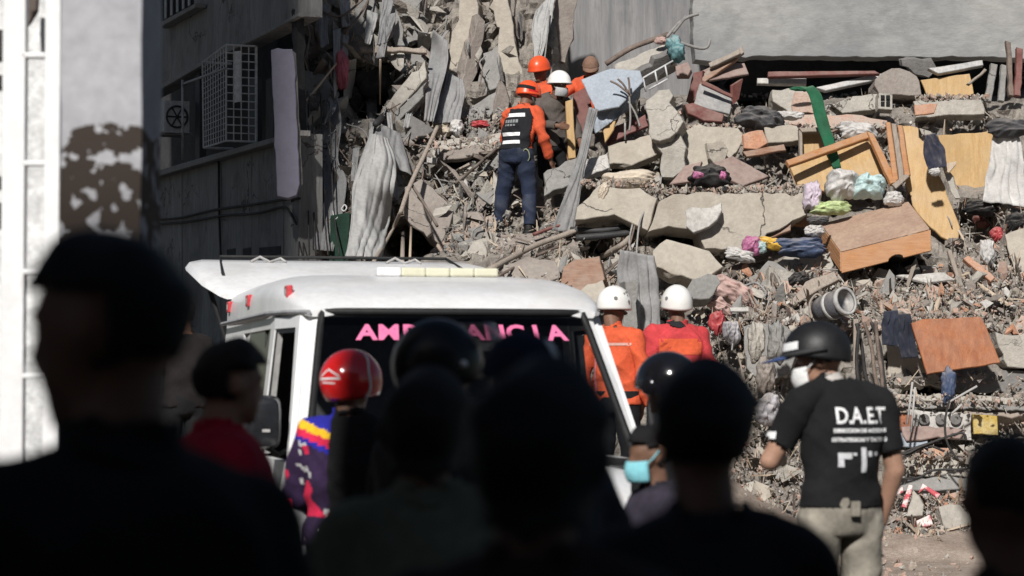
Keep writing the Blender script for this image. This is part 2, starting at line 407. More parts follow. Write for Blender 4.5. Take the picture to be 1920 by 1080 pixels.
SH_Y, SH_H = -2.6, 1.95 + (7.2 + 2.6) * math.tan(SUN_EL) / math.cos(SUN_AZ)
simple_building('added_shade_building', 'unseen tan building added behind the camera to shade the crowd', -14, 14, -9, SH_Y, SH_H, 'y', 9, 3)
simple_building('added_shade_tower', 'unseen tall tan block added at the left to shade the facade', -16, -7.2, 3, 12, 21, 'x', 4, 7)

# ------------------------------------------------------------------ wall standing at the back
def M_wall(name, c1, c2, streak):
    m = M(name, c1, c2, sc=1.1, bump=.3, bsc=18, stretch=streak, fine=.12, stain=tuple(x * .8 for x in c1)); return m
wall_r = M_wall('plaster_wall_grey', (.225, .23, .232), (.325, .32, .308), (.6, .6, 1.2))
wall_l = M_wall('plaster_wall_streaked', (.15, .15, .155), (.27, .265, .262), (4, 4, .35))
S('standing_wall', 'pale grey plaster wall still standing above the dark window slot', 'wall',
  [(1302, -260), (1299, 60), (1304, 112), (1345, 118), (1385, 106), (1500, 106), (1700, 107), (1872, 108), (2000, 112), (2300, 112), (2300, -260)], wall_r, 2, 0, .35, Y=27.2, jag=.015)
S('standing_wall', 'streaky darker grey wall behind the orange clad rescuers', 'wall', [(1010, -260), (1005, 230), (1120, 230), (1320, 230), (1320, -260)], wall_l, -12, 0, .3, Y=28.3, jag=.01)
S('slot_inner_wall', 'inner wall coloured dark as if unlit behind the window slot', 'wall', [(1370, 100), (1372, 190), (1640, 190), (1880, 190), (1890, 100)], facade_d, 0, 0, .2, Y=28.4, jag=.01)  # the recess's darkness is put into the wall colour

# ------------------------------------------------------------------ left apartment building; its street face runs away to the left
fd = Vector((-.38, .925, 0)).normalized(); fn = Vector((-fd.y, fd.x, 0)); fa = P(560, 300, 24.2)      # face direction, outward normal, near corner
facade_m = M('facade_render', (.2, .195, .188), (.28, .274, .262), sc=1.2, bump=.35, stretch=(3, 3, .4), stain=(.11, .105, .1), crack=1.)
LB = empty('apartment_building', (fa.x, fa.y, 0)); tag(LB, 'dim grey apartment building with a caged window on the left', 'building')
def onface(poly, name, mat, out=0., th=.25, jag=0, parent=LB, bev=.006):
    o = S(name, None, None, poly, mat, plane=(fa + fn * out, fn), th=th, jag=jag, bev=bev)
    o.location = o.location - (parent.matrix_world.translation if parent.parent is None else parent.parent.location + parent.location); o.parent = parent; return o
def child_world(o, parent):
    l = Vector(); q = parent
    while q: l += q.location; q = q.parent
    o.location = o.location - l; o.parent = parent; return o
bpy.context.view_layer.update()
onface([(180, 226), (298, 166), (382, 118), (502, 60), (560, 30), (560, -240), (180, -240)], 'upper_wall', facade_m)
lw = onface([(180, 352), (298, 322), (400, 293), (511, 262), (560, 250), (560, 1000), (180, 1000)], 'lower_wall', facade_m)
onface([(180, 350), (298, 319), (400, 289), (511, 258), (560, 244), (560, 254), (511, 268), (400, 300), (298, 330), (180, 361)], 'window_sill', conc_grey, .13, .12)
onface([(180, 226), (298, 160), (382, 112), (502, 54), (560, 24), (560, 31), (502, 62), (382, 120), (298, 169), (180, 235)], 'window_lintel', conc_grey, .05, .05)
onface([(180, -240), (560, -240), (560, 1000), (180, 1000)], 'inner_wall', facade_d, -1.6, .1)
for (a, b) in ((466, 478), (498, 512), (366, 374)):
    onface([(a, 150), (b, 144), (b, 275), (a, 279)] if a > 400 else [(a, 140), (b, 136), (b, 300), (a, 302)], 'window_mullion', metal_dark, -.05, .08)
o = onface([(300, 0), (362, -30), (362, 8), (300, 44)], 'window', facade_d, .012, .02)
for k in range(5): onface([(308 + 11 * k, -4 - 5 * k), (311 + 11 * k, -6 - 5 * k), (311 + 11 * k, 34 - 6 * k), (308 + 11 * k, 36 - 6 * k)], 'window_bar', metal_grey, .05, .015, parent=LB)
onface([(296, 44), (366, 6), (366, 14), (296, 53)], 'window_ledge', conc_grey, .14, .12)
for a in (412, 340, 470, 530): onface([(a, 310 - .28 * (a - 400)), (a + 2.4, 309 - .28 * (a - 400)), (a + 2.4, 1000), (a, 1000)], 'wall_seam', conc_dark, .004, .004)
for (x, y, w) in ((425, 468, 16), (455, 466, 16), (486, 464, 40)):
    onface([(x, y), (x + w, y - 3), (x + w, y + 13), (x, y + 16)], 'vent_opening', facade_d, .006, .006)
# dark end wall, and a backing wall added to hide a gap of sky
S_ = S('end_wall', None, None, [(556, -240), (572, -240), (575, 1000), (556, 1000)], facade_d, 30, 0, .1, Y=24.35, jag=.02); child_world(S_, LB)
S_ = S('added_backing_wall', None, None, [(520, -300), (760, -300), (760, 700), (520, 700)], facade_d, 0, 0, .1, Y=29.6, jag=0); child_world(S_, LB)
# projecting window cage
CG = empty('window_cage', (0, 0, 0)); tag(CG, 'white welded bar cage projecting from the apartment window', 'window cage')
cp = fa + fn * .33
def onp(px, py, out=.33): return proj(px, py, fa + fn * out, fn)
tl, tr, bl, br = onp(380, 117), onp(424, 84), onp(382, 277), onp(424, 264)
CG.location = br.copy()
def bar(a, b, r, name='bar', mat=None):
    V, F = [], []; c = (a + b) / 2; tube(V, F, [a - c, b - c], r, 5)
    o = mk(name, V, F, mat or cage_m, CG, loc=c - CG.location)
cage_m = M('cage_paint', (.45, .45, .45), (.55, .55, .54), rough=.6, bump=.1)
nb = 9; NH = 16
for i in range(nb + 1):
    t = i / nb; bar(tl.lerp(tr, t), bl.lerp(br, t), .006 if 0 < i < nb else .011)
for i in range(NH + 1):
    t = i / NH; bar(tl.lerp(bl, t), tr.lerp(br, t), .005 if 0 < i < NH else .011)
bi = -fn * .33
for i in range(1, 5):
    t = i / 4; bar(tr + bi * t, br + bi * t, .007 if i < 4 else .015)
for i in range(13):
    t = i / 12; bar(tr.lerp(br, t), tr.lerp(br, t) + bi, .007 if 0 < i < 12 else .012)
    if i in (0, 12): bar(tl.lerp(bl, t), tl.lerp(bl, t) + bi, .014)
tagc = M('shutter_white', (.5, .5, .5), (.58, .57, .56), rough=.7)
o = S('window_shutter', 'pale shutter leaf seen inside the window cage', 'shutter', [(440, 96), (452, 95), (452, 190), (440, 192)], tagc, 20, 0, .03, Y=24.9, jag=0)
# air conditioner
AC = empty('air_conditioner', onp(292, 248, .0)); tag(AC, 'small square air conditioner outdoor unit hung below the far window', 'air conditioner')
q = [onp(274, 196, .3), onp(308, 188, .3), onp(308, 248, .3), onp(274, 252, .3)]
ac_m = M('ac_casing', (.4, .4, .4), (.47, .47, .46), rough=.6, bump=.05)
V, F, c = slab_mesh(q, fn, .3, 0, .015); mk('casing', [v - AC.location for v in V], F, ac_m, AC)
cc = (q[1] + q[2]) / 2 - fn * .15; V, F = [], []
uu = fn; rr = .125
tube(V, F, [cc - fd * .012 + (uu * math.cos(a) + Vector((0, 0, 1)) * math.sin(a)) * rr - AC.location for a in [2 * math.pi * i / 24 for i in range(25)]], .012, 5, False)
mk('fan_ring', V, F, metal_dark, AC)
V, F = [], []
for k in range(6):
    a = math.pi * k / 3; d = uu * math.cos(a) + Vector((0, 0, 1)) * math.sin(a); tube(V, F, [cc - fd * .012 - AC.location, cc - fd * .012 + d * rr * .9 - AC.location], .008, 4)
mk('fan_blade', V, F, metal_dark, AC)
for dx in (.05, .4):
    V, F = [], []; tube(V, F, [cc + fn * .13 + fd * dx - Vector((0, 0, .19)) - AC.location, cc + fd * dx - Vector((0, 0, .19)) - fn * .2 - AC.location], .015, 5)
    mk('bracket', V, F, metal_grey, AC)
for lab, pts, r in (('thin pale awning arm reaching from the far window', [(344, 157), (424, 128)], .014), ('thin upright pipe beside the air conditioner', [(342, 150), (343, 300)], .014)):
    rod('metal_rod', lab, 'rod', [(x, y, 24.9 if x > 400 else 26.2) for x, y in pts], r, metal_grey, smooth=False)
for k, (pts, lab) in enumerate((([(296, 412), (340, 408), (400, 394), (470, 384), (520, 376), (562, 372)], 'upper black cable sagging along the dim facade'),
        ([(296, 420), (350, 416), (420, 404), (480, 400), (530, 388), (545, 400), (556, 420)], 'lower black cable sagging along the dim facade'),
        ([(410, 300), (411, 400), (414, 480)], 'vertical black cable running down the dim facade'))):
    n3 = [proj(x, y, fa + fn * .03, fn) for x, y in pts]; p3 = smooth_pts(n3); c = p3[0].copy(); V, F = [], []
    tube(V, F, [v - c for v in p3], .014, 6); tag(mk('facade_cable', V, F, cable_m, loc=c, smooth=True), lab, 'cable')
LP = S('corner_cladding', 'long lilac painted panel on the corner of the dim apartment building', 'cladding', [(508, 94), (520, 90), (548, 92), (552, 110), (562, 345), (556, 366), (540, 372), (520, 368)], lilac, 4, 0, .22, Y=23.7, jag=.008)
S('corner_flange', None, None, [(548, 94), (556, 100), (569, 345), (557, 366)], conc_dark, 40, 0, .05, Y=23.75, jag=.01); child_world(COL.objects['corner_flange'], LP)

# ------------------------------------------------------------------ near left: pillar and white steel frame
m = M('pillar_paint', (.36, .36, .38), (.47, .47, .49), sc=3, bump=.15, bsc=14, fine=.1)
n = m.node_tree.nodes; l = m.node_tree.links; b = n['Principled BSDF']; base = b.inputs['Base Color'].links[0].from_socket
g = n.new('ShaderNodeNewGeometry'); sx = n.new('ShaderNodeSeparateXYZ'); l.new(g.outputs['Position'], sx.inputs[0])
nz1 = n.new('ShaderNodeTexNoise'); nz1.inputs['Scale'].default_value = 9; nz1.inputs['Detail'].default_value = 5
nz2 = n.new('ShaderNodeTexNoise'); nz2.inputs['Scale'].default_value = 16; nz2.inputs['Detail'].default_value = 3
for q_ in (nz1, nz2): l.new(g.outputs['Position'], q_.inputs['Vector'])
def math_n(op, a, c):
    t = n.new('ShaderNodeMath'); t.operation = op
    for i, v in enumerate((a, c)):
        if hasattr(v, 'is_linked'): l.new(v, t.inputs[i])
        else: t.inputs[i].default_value = v
    return t.outputs[0]
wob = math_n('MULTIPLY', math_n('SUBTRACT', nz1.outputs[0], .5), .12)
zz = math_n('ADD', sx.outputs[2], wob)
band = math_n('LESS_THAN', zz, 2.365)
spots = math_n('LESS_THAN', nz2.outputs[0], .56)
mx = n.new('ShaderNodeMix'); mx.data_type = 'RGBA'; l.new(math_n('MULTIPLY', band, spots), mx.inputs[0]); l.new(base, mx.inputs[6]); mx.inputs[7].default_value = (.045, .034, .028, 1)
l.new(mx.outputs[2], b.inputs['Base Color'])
PY = 7.5; x0 = P(112, 300, PY).x; x1 = P(264, 300, PY).x
V, F = [], []
for i in range(41):
    z = 4.4 * i / 40; w = .006
    for (x, y) in ((x0, PY), (x1, PY), (x1, PY + .42), (x0, PY + .42)):
        k = Vector((x, y, z)); V.append((x + w * noise.noise(k * 5), y + w * noise.noise(k * 6 + Vector((3, 3, 3))), z))
for i in range(40):
    for k in range(4): F.append((i * 4 + k, i * 4 + (k + 1) % 4, i * 4 + 4 + (k + 1) % 4, i * 4 + 4 + k))
F += [(3, 2, 1, 0), (160, 161, 162, 163)]
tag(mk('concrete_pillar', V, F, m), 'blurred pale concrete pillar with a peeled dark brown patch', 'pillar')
white_p = M('white_paint', (.78, .78, .78), (.84, .84, .84), rough=.5, bump=.05, fine=.06)
white_w = M('white_wall_paint', (.55, .55, .55), (.82, .82, .81), sc=4, bump=.5, bsc=14)
S('white_wall', 'overexposed white wall behind the white ladder at the left edge', 'wall', [(-160, -60), (-160, 1060), (60, 1060), (112, 930), (120, 700), (108, 420), (112, -60)], white_w, 0, 0, .2, Y=9.6, jag=.02)
LD = empty('steel_ladder', P(40, 1000, 9.2)); tag(LD, 'white painted steel ladder frame at the left edge', 'ladder')
def lb(a, b, c, d, nm):
    p = P(a, b, 9.2); q = P(c, d, 9.2); box(nm, (p.x - LD.location.x, -.03, q.z - LD.location.z), (q.x - LD.location.x, .03, p.z - LD.location.z), white_p, LD, .006)
lb(9, -80, 42, 1300, 'rail'); lb(88, -80, 108, 1300, 'rail')
for y in (-90, 100, 302, 505, 700, 905): lb(42.5, y, 87.5, y + 10, 'rung')
WP = empty('window_grille', P(0, 300, 9.45)); tag(WP, 'dark slotted opening in the white wall beside the ladder', 'opening')
for i, (a, b) in enumerate(((55, 110), (140, 165), (330, 352), (380, 425))):
    S('slot', None, None, [(-20, a), (6, a), (6, b), (-20, b)], facade_d, 0, 0, .02, Y=9.58, jag=0); o = COL.objects['slot' if i == 0 else 'slot.%03d' % i]; child_world(o, WP)
S('leaning_board', 'dark broken board leaning on the white wall top', 'board', [(48, -20), (72, -20), (70, 20), (58, 40), (50, 50)], wood_dark, 0, 0, .03, Y=9.45, jag=.01)  # dark board just in front of the white wall top
# ------------------------------------------------------------------ large pieces of the collapsed building
SL, BD = 'slab', 'board'
# left, the torn open side
dwhite_ = M('strip_white', (.55, .54, .53), (.64, .63, .62), rough=.6, bump=.05)
S('concrete_slab', 'broad grey slab leaning to the left at the top beside the pink cloth', SL, [(683, -30), (700, -30), (706, 36), (662, 96), (640, 97), (644, 68)], conc_grey, -18, 12, .2)
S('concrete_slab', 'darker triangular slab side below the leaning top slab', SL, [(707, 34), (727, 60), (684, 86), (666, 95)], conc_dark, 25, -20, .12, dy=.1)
S('concrete_beam', 'round edged grey beam falling diagonally from the top left', 'beam', [(700, -30), (724, -30), (744, 20), (757, 55), (760, 86), (742, 86), (722, 45)], conc_grey, 15, 10, .22, dy=-.3)
S('concrete_column', 'upright grey column stub at the top above the horizontal plank', 'column', [(750, -30), (787, -30), (790, 74), (767, 80), (755, 35)], conc_grey, -8, 0, .25)
S('concrete_block', 'short grey block resting on the horizontal plank', 'block', [(766, 70), (800, 71), (801, 92), (766, 92)], conc_grey, 5, 10, .2, dy=-.2)
S('wooden_plank', 'pale narrow plank lying level under the column stub', 'plank', [(674, 88), (690, 86), (800, 91), (800, 99), (676, 96)], wood_dusty, 0, 20, .05, dy=-.45)
S('wall_remnant', 'light block of plastered wall below the level plank', 'wall', [(735, 99), (797, 104), (796, 140), (760, 180), (732, 196), (728, 150)], conc_grey, -6, 8, .25, dy=-.05)
S('concrete_beam', 'long diagonal beam above the black pipe', 'beam', [(797, 112), (799, 146), (745, 205), (712, 240), (700, 247), (706, 222), (740, 175)], conc_pale, -10, 25, .2, dy=-.3)
S('concrete_beam', 'long diagonal beam right below the black pipe', 'beam', [(801, 152), (794, 180), (735, 245), (716, 268), (692, 262), (715, 236)], conc_grey, -5, 10, .2, dy=-.28)
rod('black_pipe', 'thick black pipe lying between the two diagonal beams', 'pipe', [(801, 140), (750, 186), (704, 233)], .035, metal_dark, dy=-.62)
rod('black_pipe', 'thin black pipe crossing the curtain above the thick pipe', 'pipe', [(822, 66), (795, 102), (755, 142), (719, 173)], .016, metal_dark, dy=-.65)
S('concrete_slab', 'tall pale slab standing upright in the middle of the torn wall', SL, [(859, 26), (866, -30), (890, -30), (896, 27), (878, 100), (866, 150), (850, 142), (838, 138), (847, 60)], conc_beige, -12, 6, .25, dy=-.3)
S('concrete_slab', 'side of the tall pale slab with shade put into its brown colour', SL, [(897, 26), (910, 40), (905, 95), (896, 135), (880, 172), (862, 190), (866, 150), (878, 104)], conc_brown, 28, 0, .2, dy=-.22)  # side face of the pale slab, its shade painted as browner concrete
S('concrete_slab', 'tall tapering slab standing just left of the red helmets', SL, [(917, 14), (930, -30), (948, -30), (963, 48), (973, 116), (980, 150), (955, 188), (942, 140), (934, 72)], conc_beige, -4, 4, .22, dy=-.35)
S('concrete_slab', 'dark brown narrow slab left of the standing rescuer', SL, [(940, 150), (956, 188), (944, 238), (920, 240), (928, 190)], conc_brown, 10, -8, .15, dy=-.15)
S('concrete_slab', 'tilted grey slab with cracks between the two tall slabs', SL, [(905, 100), (932, 84), (940, 140), (930, 165), (880, 190), (872, 178), (898, 140)], conc_grey, -20, 20, .15, dy=-.05)
S('concrete_slab', 'second tilted grey slab below the cracked one', SL, [(878, 200), (930, 172), (938, 190), (920, 215), (885, 232), (868, 225)], conc_grey, -10, 25, .15, dy=-.1)
S('concrete_slab', 'grey wall slab right of the torn white sheet', SL, [(1040, -30), (1085, -30), (1075, 60), (1060, 118), (1036, 108), (1038, 60)], conc_brown, 8, 0, .15, Y=27.3)
S('concrete_slab', 'dim slab leaning above the lilac panel', SL, [(556, -30), (600, -30), (625, -10), (616, 24), (590, 30), (560, 24)], conc_grey, -20, -5, .2)
S('concrete_slab', 'broken dim slab hanging right of the lilac panel top', SL, [(592, 44), (622, 36), (640, 62), (632, 88), (604, 100), (586, 80)], conc_grey, 14, -15, .18, dy=-.2)
S('concrete_slab', 'small dim slab under the hanging broken slab', SL, [(600, 100), (640, 96), (638, 122), (612, 135), (596, 124)], conc_dark, -20, 10, .15)
for k, (pts, lab) in enumerate((([(560, 20), (580, 60), (575, 110), (590, 150)], 'bent twisted rebar at the top of the lilac panel'), ([(600, 20), (640, 30), (690, -10)], 'thin bar across the dim top left rubble'),
    ([(650, 60), (680, 20), (700, -20)], 'thin stick behind the leaning top slab'))):
    rod('steel_bar', lab, 'rebar', pts, .012, metal_rust, dy=-.5)
cloth('torn_curtain', 'long dim grey curtain hanging right of the lilac panel', 'curtain', [(573, 132), (575, 250), (580, 360), (584, 470)], [(612, 140), (640, 215), (634, 300), (650, 340), (640, 410), (624, 472)], tarp_dim, dy=-.35, folds=4, amp=.03)
cloth('torn_curtain', 'narrow bluish curtain hanging in front of the diagonal beams', 'curtain', [(812, 56), (806, 100), (800, 150), (795, 226)], [(838, 76), (838, 120), (826, 170), (812, 228)], tarp_dim, dy=-.7, folds=4, amp=.02)
cloth('torn_curtain', 'crumpled grey curtain at the foot of the tall pale slab', 'curtain', [(838, 136), (830, 170), (818, 200), (812, 232)], [(868, 150), (872, 180), (866, 205), (862, 230)], tarp_dim, dy=-.4, folds=5, amp=.03)
cloth('torn_sheet', 'torn whitish sheet hanging above the raised red helmet', 'sheet', [(1003, 22), (996, 60), (1000, 90), (1001, 116)], [(1042, -20), (1034, 40), (1024, 78), (1010, 118)], tarp_m, dy=-.5, folds=3, amp=.04)
rod('hanging_wire', 'thin pale wire dangling beside the torn whitish sheet', 'wire', [(1030, 20), (1026, 70), (1021, 112)], .008, cable_gr, dy=-.6)
heap('pink_garment', 'bright pink garment snagged on the torn wall', 'garment', 641, 130, 25, 66, cl_rose, dy=-.55, rough=.35)
rod('pale_stick', 'thin pale stick poking out beside the pink garment', 'stick', [(566, 200), (598, 160), (632, 118)], .012, wood_pale, dy=-.6)
heap('dark_shoe', 'small dark shoe caught on the pale stick', 'shoe', 588, 192, 20, 30, cl_grey, dy=-.6)
rod('pale_stick', 'slim upright pale stick in the dark hollow', 'stick', [(713, 112), (712, 196)], .011, wood_pale, dy=-.9, smooth=False)
heap('added_dark_bundle', 'dark grey cloth added for the dark of the torn wall hollow', 'bundle', 700, 150, 70, 52, cl_grey, dy=-.7)  # dark cloth added to deepen the shade of the hollow
heap('added_dark_bundle', 'dark cloth added to darken the hollow below the pink garment', 'bundle', 660, 190, 34, 70, cl_black, dy=-.5)  # second dark cloth added for the shade of the hollow
S('dark_sheet_board', 'dark folded panel lying left of the white bag', 'panel', [(742, 228), (772, 216), (790, 226), (814, 244), (800, 254), (762, 264), (744, 250)], conc_dark, -10, 20, .06, dy=-.45)
heap('white_bag', 'small white bag lying at the foot of the torn wall', 'bag', 857, 238, 24, 30, cl_white, dy=-.4)
heap('red_rag', 'small red rag left of the standing rescuer', 'rag', 899, 232, 32, 14, cl_red, dy=-.4)
heap('pale_sack', 'dusty beige sack left of the small white bag', 'sack', 826, 240, 36, 30, cl_cream, dy=-.3)
S('concrete_slab', 'long flat slab lying level left of the standing rescuer', SL, [(772, 276), (800, 262), (880, 258), (962, 244), (958, 262), (870, 276), (800, 286)], conc_pale, -5, 45, .1, dy=-.35)
S('concrete_slab', 'second flat slab under the long level slab', SL, [(798, 292), (850, 280), (928, 270), (932, 284), (862, 298), (820, 300)], conc_brown, 0, 15, .1, dy=-.4)
S('plaster_fragment', 'small white block under the flat slabs', 'fragment', [(800, 293), (820, 296), (819, 307), (800, 305)], plaster, 0, 10, .06, dy=-.5, jag=.005)
S('plaster_fragment', 'upright white fragment left of the rescuer knees', 'fragment', [(866, 337), (875, 336), (880, 359), (870, 361)], plaster, 0, 5, .06, dy=-.35, jag=.005)
cloth('tarpaulin', 'large pale grey tarpaulin draped over the wreck behind the ambulance', 'tarpaulin', [(694, 252), (676, 300), (662, 350), (656, 420), (646, 482)], [(724, 262), (740, 310), (738, 352), (728, 420), (714, 486)], tarp_m, dy=-.75, folds=4, amp=.045, nu=40, nv=50, sag=.15)
cloth('tarpaulin', 'smaller grey tarpaulin fold above the large draped one', 'tarpaulin', [(716, 232), (700, 256), (690, 290)], [(752, 250), (762, 290), (772, 330)], tarp_dim, dy=-.55, folds=3, amp=.04, seed=4)
S('concrete_slab', 'wide tan slab tilted beside the large draped tarpaulin', SL, [(760, 350), (790, 335), (812, 352), (852, 392), (842, 428), (826, 458), (800, 432), (768, 402)], conc_brown, 14, 28, .12, dy=-.35)
S('concrete_slab', 'thin tan slab piece in front of the wide tilted one', SL, [(753, 388), (770, 356), (792, 382), (808, 436), (800, 444), (762, 412)], conc_brown, -14, 14, .06, dy=-.75)
rod('wooden_stick', 'long broken pale stick slanting right of the large draped tarpaulin', 'stick', [(820, 238), (800, 282), (768, 350), (752, 396)], .024, wood_dusty, dy=-.85)
rod('wooden_stick', 'lower pale stick slanting towards the ambulance roof', 'stick', [(752, 396), (735, 432), (700, 492)], .02, wood_dusty, dy=-.95)
rod('wooden_stick', 'dark stick leaning on the wide tan slab', 'stick', [(772, 346), (800, 390), (820, 424)], .016, wood_dark, dy=-.8)
rod('wooden_stick', 'dark stick lying left of the rescuer legs', 'stick', [(934, 276), (890, 314), (854, 344)], .018, wood_dark, dy=-.45)
rod('wooden_post', 'left pale post inside the dark opening', 'post', [(756, 436), (754, 500)], .022, wood_dusty, dy=-.9, smooth=False)
rod('wooden_post', 'right thin pale post inside the dark opening', 'post', [(771, 424), (768, 500)], .013, wood_pale, dy=-.9, smooth=False)
S('concrete_chunk_large', 'smooth light block below the rescuer boots', 'chunk', [(868, 506), (876, 470), (886, 454), (904, 450), (914, 476), (914, 506)], conc_pale, -14, 25, .2, dy=-.2)
S('dirt_slab', 'reddish dirt covered slab left of the rescuer boots', SL, [(806, 470), (838, 440), (880, 410), (930, 400), (925, 440), (880, 452), (860, 490), (812, 500)], earth, 0, 40, .15, dy=-.1)
S('concrete_slab', 'grey slab under the rescuer boots', SL, [(905, 452), (940, 440), (1010, 436), (1040, 452), (1000, 478), (930, 486)], conc_brown, 0, 55, .12, dy=-.1)
S('green_board', 'dark green board standing left of the large draped tarpaulin', BD, [(620, 404), (656, 398), (654, 500), (618, 500)], fab('paint_dark_green', (.02, .05, .035), .2), 6, 0, .03, dy=-.4, jag=.006)
rod('bent_strip', 'small bent white strip on the dark green board', 'strip', [(624, 396), (628, 412), (640, 402)], .008, dwhite_, dy=-.6, smooth=False)
rod('bent_strip', 'small curled white strip above the dark green board', 'strip', [(640, 392), (646, 384), (650, 390), (645, 396), (640, 392)], .008, dwhite_, dy=-.6)
for k, x in enumerate((566, 570, 576, 584, 601, 617)): rod('hanging_wire', ('leftmost', 'second', 'third', 'fourth', 'fifth', 'sixth')[k] + ' thin dark wire hanging right of the lilac cladding', 'wire', [(x, 120 + 14 * k), (x + 3, 260), (x - 2 + 2 * k, 380), (x + 5 * k - 6, 478)], .008, cable_m, dy=-.6)
# middle, around the rescuers
S('wooden_post', 'yellow timber post in front of the maroon board', 'post', [(1060, 190), (1074, 186), (1080, 296), (1066, 298)], wood_yel, 4, 5, .06, Y=25.45, jag=.003)
S('maroon_board', 'maroon board standing behind the yellow timber post', BD, [(1074, 176), (1104, 160), (1112, 220), (1098, 280), (1078, 290)], maroon, -6, 4, .04, Y=25.75, jag=.006)
S('blue_board', 'pale blue flat board leaning in front of the brown cap', BD, [(1089, 149), (1145, 128), (1200, 132), (1206, 152), (1160, 200), (1118, 208)], sheet_blue, -16, 26, .03, Y=25.3, jag=.004)
cloth('blue_sheet', 'pale blue sheet hanging under the blue board', 'sheet', [(1114, 196), (1110, 226), (1114, 252)], [(1206, 150), (1196, 184), (1168, 214)], sheet_blue, Y=25.35, folds=2.5, amp=.04, seed=2)
cloth('fabric_strip', 'long grey fabric strip hanging down to the rescuer feet', 'fabric', [(1104, 202), (1084, 284), (1058, 366), (1034, 432)], [(1120, 206), (1102, 286), (1092, 340), (1078, 436)], tarp_dim, Y=24.7, folds=2, amp=.03, nv=50, seed=5)
S('concrete_beam', 'pale broken beam pointing up right behind the blue board', 'beam', [(1150, 122), (1200, 100), (1246, 82), (1264, 92), (1190, 134), (1188, 176), (1164, 176)], conc_pale, -14, 38, .3, Y=25.9, jag=.03)
S('dark_sheet_board', 'underside of the broken beam with shade put into its dark grey', 'panel', [(1188, 137), (1262, 93), (1268, 116), (1232, 146), (1190, 174)], conc_dark, 30, -32, .08, Y=25.75)  # beam underside, its shade painted as dark concrete
BF = empty('bed_frame', P(1232, 140, 25.4)); tag(BF, 'bent white tube bed frame above the concrete post block', 'bed frame')
for nm, pts in (('top_rail', [(1204, 158), (1206, 146), (1262, 114)]), ('lower_rail', [(1216, 168), (1252, 148)]), ('spindle', [(1228, 133), (1233, 158)]), ('spindle', [(1247, 122), (1252, 147)]), ('spindle', [(1206, 148), (1211, 172)])):
    o = rod(nm, None, None, pts, .01, cage_m, Y=25.4, smooth=False); child_world(o, BF)
for k, (pts, lab) in enumerate((([(1184, 180), (1160, 160), (1144, 152)], 'leftmost rusty rebar fanning from the beam end'), ([(1182, 182), (1170, 160), (1158, 148)], 'second rusty rebar fanning from the beam end'), ([(1180, 182), (1180, 160), (1178, 145)], 'upright rusty rebar fanning from the beam end'),
     ([(1180, 180), (1182, 220), (1180, 246)], 'pale rod dropping from the beam end'), ([(1178, 190), (1192, 214), (1200, 238)], 'bent pale rod dropping right of the beam end'), ([(1172, 230), (1172, 262)], 'short orange rod in front of the brown board'))):
    rod('steel_bar', lab, 'rebar', pts, .011, metal_rust if k < 3 else cable_gr, Y=25.1)
heap('teal_cloth', 'teal cloth tied on the raised beam tip', 'cloth', 1268, 90, 34, 46, cl_teal, Y=25.7, rot=20)
heap('pink_scrap', 'small pink scrap beside the teal cloth', 'scrap', 1240, 76, 24, 14, cl_pink, Y=26)
for k, (pts, lab) in enumerate((([(1250, 70), (1272, 44), (1290, 32), (1310, 26)], 'thick torn root like cable reaching up the wall'), ([(1262, 62), (1282, 36), (1286, 30)], 'second torn cable beside the thick one'), ([(1276, 80), (1310, 90), (1326, 88), (1331, 74)], 'curled cable end below the torn cables'))):
    rod('torn_cable', lab, 'cable', pts, .018, cable_gr, Y=26.2)
rod('dust_ridge', 'dark ragged cable lying up the streaky wall', 'cable', [(1136, 120), (1180, 92), (1220, 76), (1254, 64)], .03, metal_rust, Y=26.6)
S('concrete_post', 'rough pale concrete post block standing upright', 'post', [(1214, 192), (1234, 170), (1256, 166), (1264, 190), (1279, 226), (1274, 240), (1240, 270), (1224, 262)], conc_pale, -12, 10, .3, Y=24.9, jag=.035)
S('concrete_post', 'lower rough pale post piece under the upright block', 'post', [(1226, 268), (1244, 270), (1278, 246), (1284, 312), (1262, 332), (1238, 330), (1240, 290)], conc_pale, -8, 0, .3, Y=24.95, jag=.035)
S('wall_fragment', 'smooth beige wall fragment right of the concrete post', 'wall', [(1280, 246), (1300, 239), (1384, 240), (1394, 262), (1382, 284), (1364, 310), (1300, 312), (1282, 308)], conc_beige, 6, 16, .2, Y=25.2)
S('wall_fragment', 'thin angular fragment leaning on the beige wall fragment', 'wall', [(1326, 268), (1350, 262), (1366, 282), (1358, 304), (1340, 308)], conc_beige, 22, 6, .06, Y=25.0)
S('brown_board', 'brown board with a yellow edge left of the concrete post', BD, [(1130, 260), (1150, 238), (1210, 214), (1216, 236), (1180, 250), (1140, 272)], maroon, -4, 20, .04, Y=25.5, jag=.01)
S('yellow_board', 'small yellow board under the blue sheet', BD, [(1128, 236), (1154, 226), (1150, 244), (1134, 268)], wood_yel, -20, 10, .03, Y=25.35, jag=.006)
S('concrete_slab', 'sunlit beige slab left of the concrete post', SL, [(1140, 274), (1190, 262), (1228, 249), (1240, 284), (1184, 310), (1142, 308)], conc_beige, -4, 24, .12, Y=25.1)
S('concrete_slab', 'grey slab right of the rescuer legs', SL, [(1019, 325), (1060, 302), (1092, 288), (1106, 302), (1090, 336), (1020, 368)], conc_grey, -4, 18, .14, Y=25.0)
S('concrete_slab', 'small whitish slab right of the hanging fabric strip', SL, [(1097, 300), (1138, 288), (1142, 314), (1096, 336)], plaster, -6, 30, .1, Y=24.95)
heap('mattress_roll', 'cream mattress piece curled over the big beam', 'mattress', 1180, 334, 104, 30, cl_cream, dep=.5, rough=.3, Y=24.75, rot=4)
heap('mattress_roll', 'small cream mattress end hanging on the left of the curled piece', 'mattress', 1132, 358, 16, 34, cl_cream, dep=.6, Y=24.55, rot=-24)
